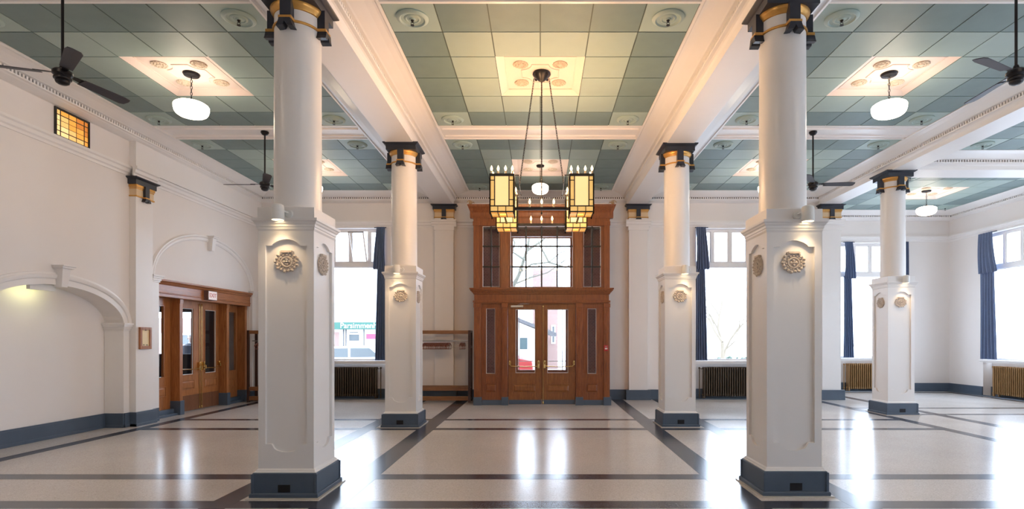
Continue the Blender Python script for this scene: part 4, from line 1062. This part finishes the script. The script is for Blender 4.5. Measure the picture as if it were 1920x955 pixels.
# ------------------------------------------------------------------ outside
EXG = P('pale_pavement', (.62, .62, .62), .9, noise=.05)
mb = MB(); mb.box(-60, 60, 15.6, 90, -.5, -.15); mb.box(13.6, 70, -20, 15.6, -.5, -.15); mb.box(-40, -10.5, -20, 15.6, -.5, -.15)
struct(mb.build('ground', EXG, smooth=False), 'pale street and pavement outside')
def block(name, label, x, y_, w_, d_, h_, mat, winmat, rz=0, wins=(), roof=None, roofmat=None):
    r = thing(name, label, 'building', (x, y_, -.15), rz); mb = MB(); mb.box(-w_ / 2, w_ / 2, 0, d_, 0, h_); mb.build('wall', mat, r, smooth=False)
    for (a, b, c, d) in wins:
        q = MB(); q.holes(a, b, c, d, -.06, .02, [(a + .07, b - .07, c + .07, d - .07)], 'xz', WHITEP); q.box(a + .07, b - .07, -.02, 0, c + .07, d - .07, winmat); q.build('shop_window', None, r, smooth=False)
    if roof:
        q = MB(); q.prism([(-w_ / 2 - .4, h_ - .1), (0, h_ + roof), (w_ / 2 + .4, h_ - .1), (w_ / 2 + .4, h_ + .06), (0, h_ + roof + .18), (-w_ / 2 - .4, h_ + .06)], -.4, d_ + .4, 'y'); q.build('roof', roofmat, r, smooth=False); q = MB(); q.prism([(-w_ / 2, h_), (w_ / 2, h_), (0, h_ + roof)], 0, d_, 'y'); q.build('gable', mat, r, smooth=False)
    return r
BW = P('pale_render', (.75, .74, .72), .9); BP = P('pinkish_brick_wall', (.26, .17, .15), .9); WD = P('dark_shop_glass', (.09, .105, .11), .35); RF = P('grey_roof', (.09, .09, .095), .8)
GREEN = P('green_sign_board', (.025, .11, .085), .5)
b1 = block('shop_building', 'pale shop with a long green sign across the street', -11, 30, 14, 8, 7.5, BW, WD, 0, [(-3.2, -2.5, 1.5, 2.1), (-.6, -.1, 1.5, 2.0), (.6, 1.3, 1.6, 2.1), (2.5, 3.2, 1.5, 2.1), (-6, -5, 1.5, 2.1)])
mb = MB(); mb.box(-6.5, 4.6, -.25, -.05, 2.30, 2.68); mb.build('sign_board', GREEN, b1)
q = MB(); q.box(-.3, .12, -.05, 0, 1.3, 2.15, BP); q.box(1.6, 2.1, -.05, 0, 1.78, 2.05, P('pink_poster', (.35, .06, .12), .7)); q.box(.7, 1.15, -.05, 0, 2.05, 2.15, RF)
for xx in (.35, .48, 1.45): q.box(xx, xx + .04, -.06, 0, .9, 2.3, RF)
q.build('shop_front', None, b1, smooth=False)
text('lettering', 'Parsimmenhurt', .40, WHITEP, b1, (1.5, -.26, 2.49), (PI / 2, 0, 0), .01)
block('brick_house', 'low gabled house seen through the entrance door glass', -1.45, 26, 3.6, 6, 2.0, BW, P('teal_window_glass', (.05, .085, .09), .3), 0, [(.42, .92, 1.22, 1.9)], .75, RF)
block('brick_building', 'pinkish brick building seen through the other entrance door glass', .3, 33, 1.5, 6, 6, BP, WD, 0, [(.35, .6, 1.5, 2.6)])
block('apartment_building', 'pale low building beyond the bare tree outside', 14, 44, 16, 8, 5, BW, P('pale_window_glass', (.5, .56, .6), .2), 0, [(-6, -4, 1, 2.6), (-2, 0, 1, 2.6), (2, 4, 1, 2.6)])
block('garden_shed', 'pale blue shed outside the window wall', 24, 22.5, 3, 3, 2.2, P('pale_blue_boards', (.45, .5, .62), .8), WD, -.6, [(-.5, .5, .8, 1.6)], .8, RF)
block('brick_outbuilding', 'pale brick wall outside the porch window', -14, 22, 7, 2, 2.6, BP, WD, 0, [(-1, .2, .8, 2.0)])
def make_car(label, x, y_, rz, mat):
    r = thing('car', label, 'car', (x, y_, -.15), rz); mb = MB()
    mb.prism([(-2.2, .3), (-2.25, .65), (-2.1, .95), (-1.3, 1.0), (-.75, 1.45), (1.1, 1.5), (1.7, 1.05), (2.2, .95), (2.25, .5), (2.15, .3)], -.85, .85, 'y'); mb.build('body', mat, r, bevel=.05, smooth=False)
    mb = MB(); mb.prism([(-1.15, 1.02), (-.68, 1.38), (.15, 1.40), (.15, 1.02)], -.87, .87, 'y'); mb.prism([(.25, 1.02), (.25, 1.40), (1.02, 1.40), (1.45, 1.04)], -.87, .87, 'y'); mb.build('side_window', WD, r, smooth=False)
    for sx in (-1.4, 1.4):
        for sy in (-.8, .8):
            mb = MB(); mb.lathe([(0, -.1), (.2, -.1), (.32, -.08), (.33, 0), (.32, .08), (.2, .1), (0, .1)], (sx, sy, .33), 20, M=Matrix.Rotation(PI / 2, 3, 'X')); mb.build('wheel', BLACK, r)
    return r
make_car('white parked car outside the tilted pane window', -8.0, 23.5, 0, P('white_car_paint', (.8, .8, .8), .3))
make_car('red parked car glimpsed through the entrance door glass', -2.5, 21.5, 0, P('red_car_paint', (.30, .02, .02), .3))
def make_tree(label, x, y_, h_, seed, mat, spread=.5):
    r = thing('bare_tree', label, 'tree', (x, y_, -.2)); rnd = random.Random(seed); mb = MB()
    def br(p, d, L, rad, lv):
        q = p + d * L * .5 + Vector((rnd.uniform(-1, 1), rnd.uniform(-1, 1), rnd.uniform(-.3, .5))) * L * .08; e = p + d * L
        mb.tube([p, q, e], [rad, rad * .8, rad * .6], 5)
        if lv == 0: return
        for k in range(3 if lv > 1 else 3):
            nd = (d + Vector((rnd.uniform(-1, 1), rnd.uniform(-1, 1), rnd.uniform(-.2, .6))) * spread * 1.5).normalized(); br(e if k else q, nd, L * rnd.uniform(.6, .82), rad * .55, lv - 1)
    br(Vector((0, 0, 0)), Vector((0, 0, 1)), h_ * .3, h_ * .022, 5); mb.build('branches', mat, r); return r
BARK = P('grey_bark', (.15, .15, .12), .9); BARK2 = P('pale_bark', (.19, .155, .11), .9)
r = thing('bare_tree', 'spreading bare street tree seen through the gridded window above the entrance', 'tree', (0, 19.5, -.2)); mb = MB()
for pts, ra in (([(-1.7, 0, 0), (-1.55, 0, 2.2), (-1.15, 0, 3.3), (-.75, .1, 4.1), (-.45, 0, 5.0), (-.3, 0, 6.0), (-.4, 0, 7.2)], [0.120, 0.102, 0.084, 0.066, 0.048, 0.036, 0.012]),
                ([(-1.0, 0, 3.6), (-1.1, .1, 4.4), (-.9, 0, 5.2), (-1.3, 0, 6.2)], [0.054, 0.042, 0.030, 0.012]), ([(-.75, .1, 4.15), (-.3, 0, 4.45), (.3, -.1, 4.5), (.7, 0, 4.85), (1.4, 0, 5.1)], [0.042, 0.033, 0.027, 0.018, 0.009]),
                ([(-.9, 0, 3.75), (-.3, .1, 4.0), (.25, 0, 4.15), (.9, 0, 4.6)], [0.036, 0.027, 0.021, 0.012]), ([(.3, -.1, 4.5), (.1, 0, 4.9), (-.1, 0, 5.3)], [.04, .03, .02]), ([(.3, -.1, 4.5), (.9, .1, 4.35), (1.3, 0, 4.55)], [.035, .025, .015]),
                ([(-.5, 0, 4.9), (.1, 0, 5.3), (.6, 0, 5.9)], [.05, .035, .02]), ([(-1.35, 0, 2.8), (-2.2, 0, 4.0), (-2.8, 0, 5.5)], [.1, .07, .03]), ([(-.55, 0, 4.6), (-1.0, 0, 4.9), (-1.5, 0, 5.6)], [.05, .03, .02])):
    mb.tube(pts, ra, 7)
rnd = random.Random(8)
for k in range(46):
    p = Vector((rnd.uniform(-1.3, 1.2), rnd.uniform(-.3, .3), rnd.uniform(4.0, 5.8))); q = p + Vector((rnd.uniform(-.5, .5), 0, rnd.uniform(.05, .5))); mb.tube([p, (p + q) / 2 + Vector((.03, 0, .02)), q], [.016, .012, .006], 4)
mb.build('branches', BARK, r)
make_tree('small bare garden tree outside the window with the bronze radiator', 8.2, 25, 5.6, 5, BARK2)
make_tree('low bare shrub outside the alcove far window', 16.4, 28.5, 2.2, 9, BARK2)
hd = MB(); rnd = random.Random(4)
for k in range(260):
    hd.blob((9.6 + rnd.uniform(-1, 1), 27 + rnd.uniform(-.4, .4), .15 + rnd.uniform(-.5, .55)), (rnd.uniform(.05, .12),) * 3, 5, 3)
tag(hd.build('green_shrub', P('pale_green_leaves', (.08, .11, .085), .9)), 'low green shrub behind the small garden tree', 'shrub')
# person beyond the porch
def person(label, x, y_, rz):
    r = thing('person', label, 'person', (x, y_, -.0), rz)
    J = {'pel': (0, 0, .95, .15, .11), 'sp': (0, 0, 1.15, .15, .11), 'ch': (0, 0, 1.34, .17, .12), 'nk': (0, -.01, 1.49, .055, .055), 'hb': (0, -.02, 1.56, .06, .07), 'hd': (0, -.025, 1.64, .082, .098), 'ht': (0, -.015, 1.72, .06, .07)}
    E = [('pel', 'sp'), ('sp', 'ch'), ('ch', 'nk'), ('nk', 'hb'), ('hb', 'hd'), ('hd', 'ht')]
    for s_, t in ((-1, 'l'), (1, 'r')):
        J['sh' + t] = (s_ * .19, 0, 1.41, .06, .06); J['el' + t] = (s_ * .25, .02, 1.13, .045, .045); J['wr' + t] = (s_ * .24, -.10, .92, .03, .03); J['hn' + t] = (s_ * .235, -.14, .86, .035, .022)
        J['hp' + t] = (s_ * .10, 0, .88, .10, .10); J['kn' + t] = (s_ * .11, -.02, .48, .065, .065); J['an' + t] = (s_ * .11, .02, .09, .04, .045); J['to' + t] = (s_ * .12, -.14, .04, .035, .03)
        E += [('ch', 'sh' + t), ('sh' + t, 'el' + t), ('el' + t, 'wr' + t), ('wr' + t, 'hn' + t), ('pel', 'hp' + t), ('hp' + t, 'kn' + t), ('kn' + t, 'an' + t), ('an' + t, 'to' + t)]
    ks = list(J); me = bpy.data.meshes.new('body'); me.from_pydata([J[k][:3] for k in ks], [(ks.index(a), ks.index(b)) for a, b in E], [])
    o = bpy.data.objects.new('body', me); COL.objects.link(o); o.parent = r; me.materials.append(P('skin', (.62, .42, .33), .5))
    sk = o.modifiers.new('skin', 'SKIN'); me.skin_vertices[0].data[0].use_root = True
    for i, k in enumerate(ks): me.skin_vertices[0].data[i].radius = J[k][3:5]
    ss = o.modifiers.new('sub', 'SUBSURF'); ss.levels = 2; ss.render_levels = 2; sk.use_smooth_shade = True
    mb = MB(); mb.blob((0, .01, 1.70), (.092, .105, .085), 14, 8); mb.build('hair', P('white_hair', (.75, .73, .7), .8), r)
    mb = MB(); mb.lathe([(.17, .85), (.20, 1.0), (.19, 1.15), (.21, 1.32), (.19, 1.43), (.08, 1.50), (.0, 1.505)], n=20)
    mb.xf(Matrix.Diagonal((1.1, .75, 1, 1))); mb.build('jacket', P('dark_jacket', (.04, .045, .06), .8), r)
    mb = MB(); mb.lathe([(.075, 1.46), (.078, 1.50), (.07, 1.525), (.0, 1.53)], n=16); mb.build('collar', WHITEP, r)
    mb = MB(); mb.blob((0, -.135, 1.63), (.012, .022, .02)); 
    for s_ in (-1, 1): mb.blob((s_ * .085, -.02, 1.63), (.012, .018, .03))
    mb.build('face_feature', P('skin_face', (.62, .42, .33), .5), r)
    for s_ in (-1, 1):
        mb = MB(); bx = s_ * .235
        for k, (L, yo_) in enumerate(((.065, -.015), (.075, -.005), (.07, .006), (.055, .017))):
            mb.tube([(bx, -.15 + yo_, .85), (bx + s_ * .004, -.155 + yo_, .85 - L * .6), (bx - s_ * .01, -.15 + yo_, .85 - L)], [.009, .008, .006], 6)
        mb.tube([(bx, -.165, .88), (bx - s_ * .01, -.19, .85), (bx - s_ * .012, -.195, .82)], [.01, .009, .007], 6); mb.build('hand', P('skin_hand', (.62, .42, .33), .5), r)
    return r
person('white-haired person in a dark jacket outside the glazed side entrance', -9.62, 15.3, .5)
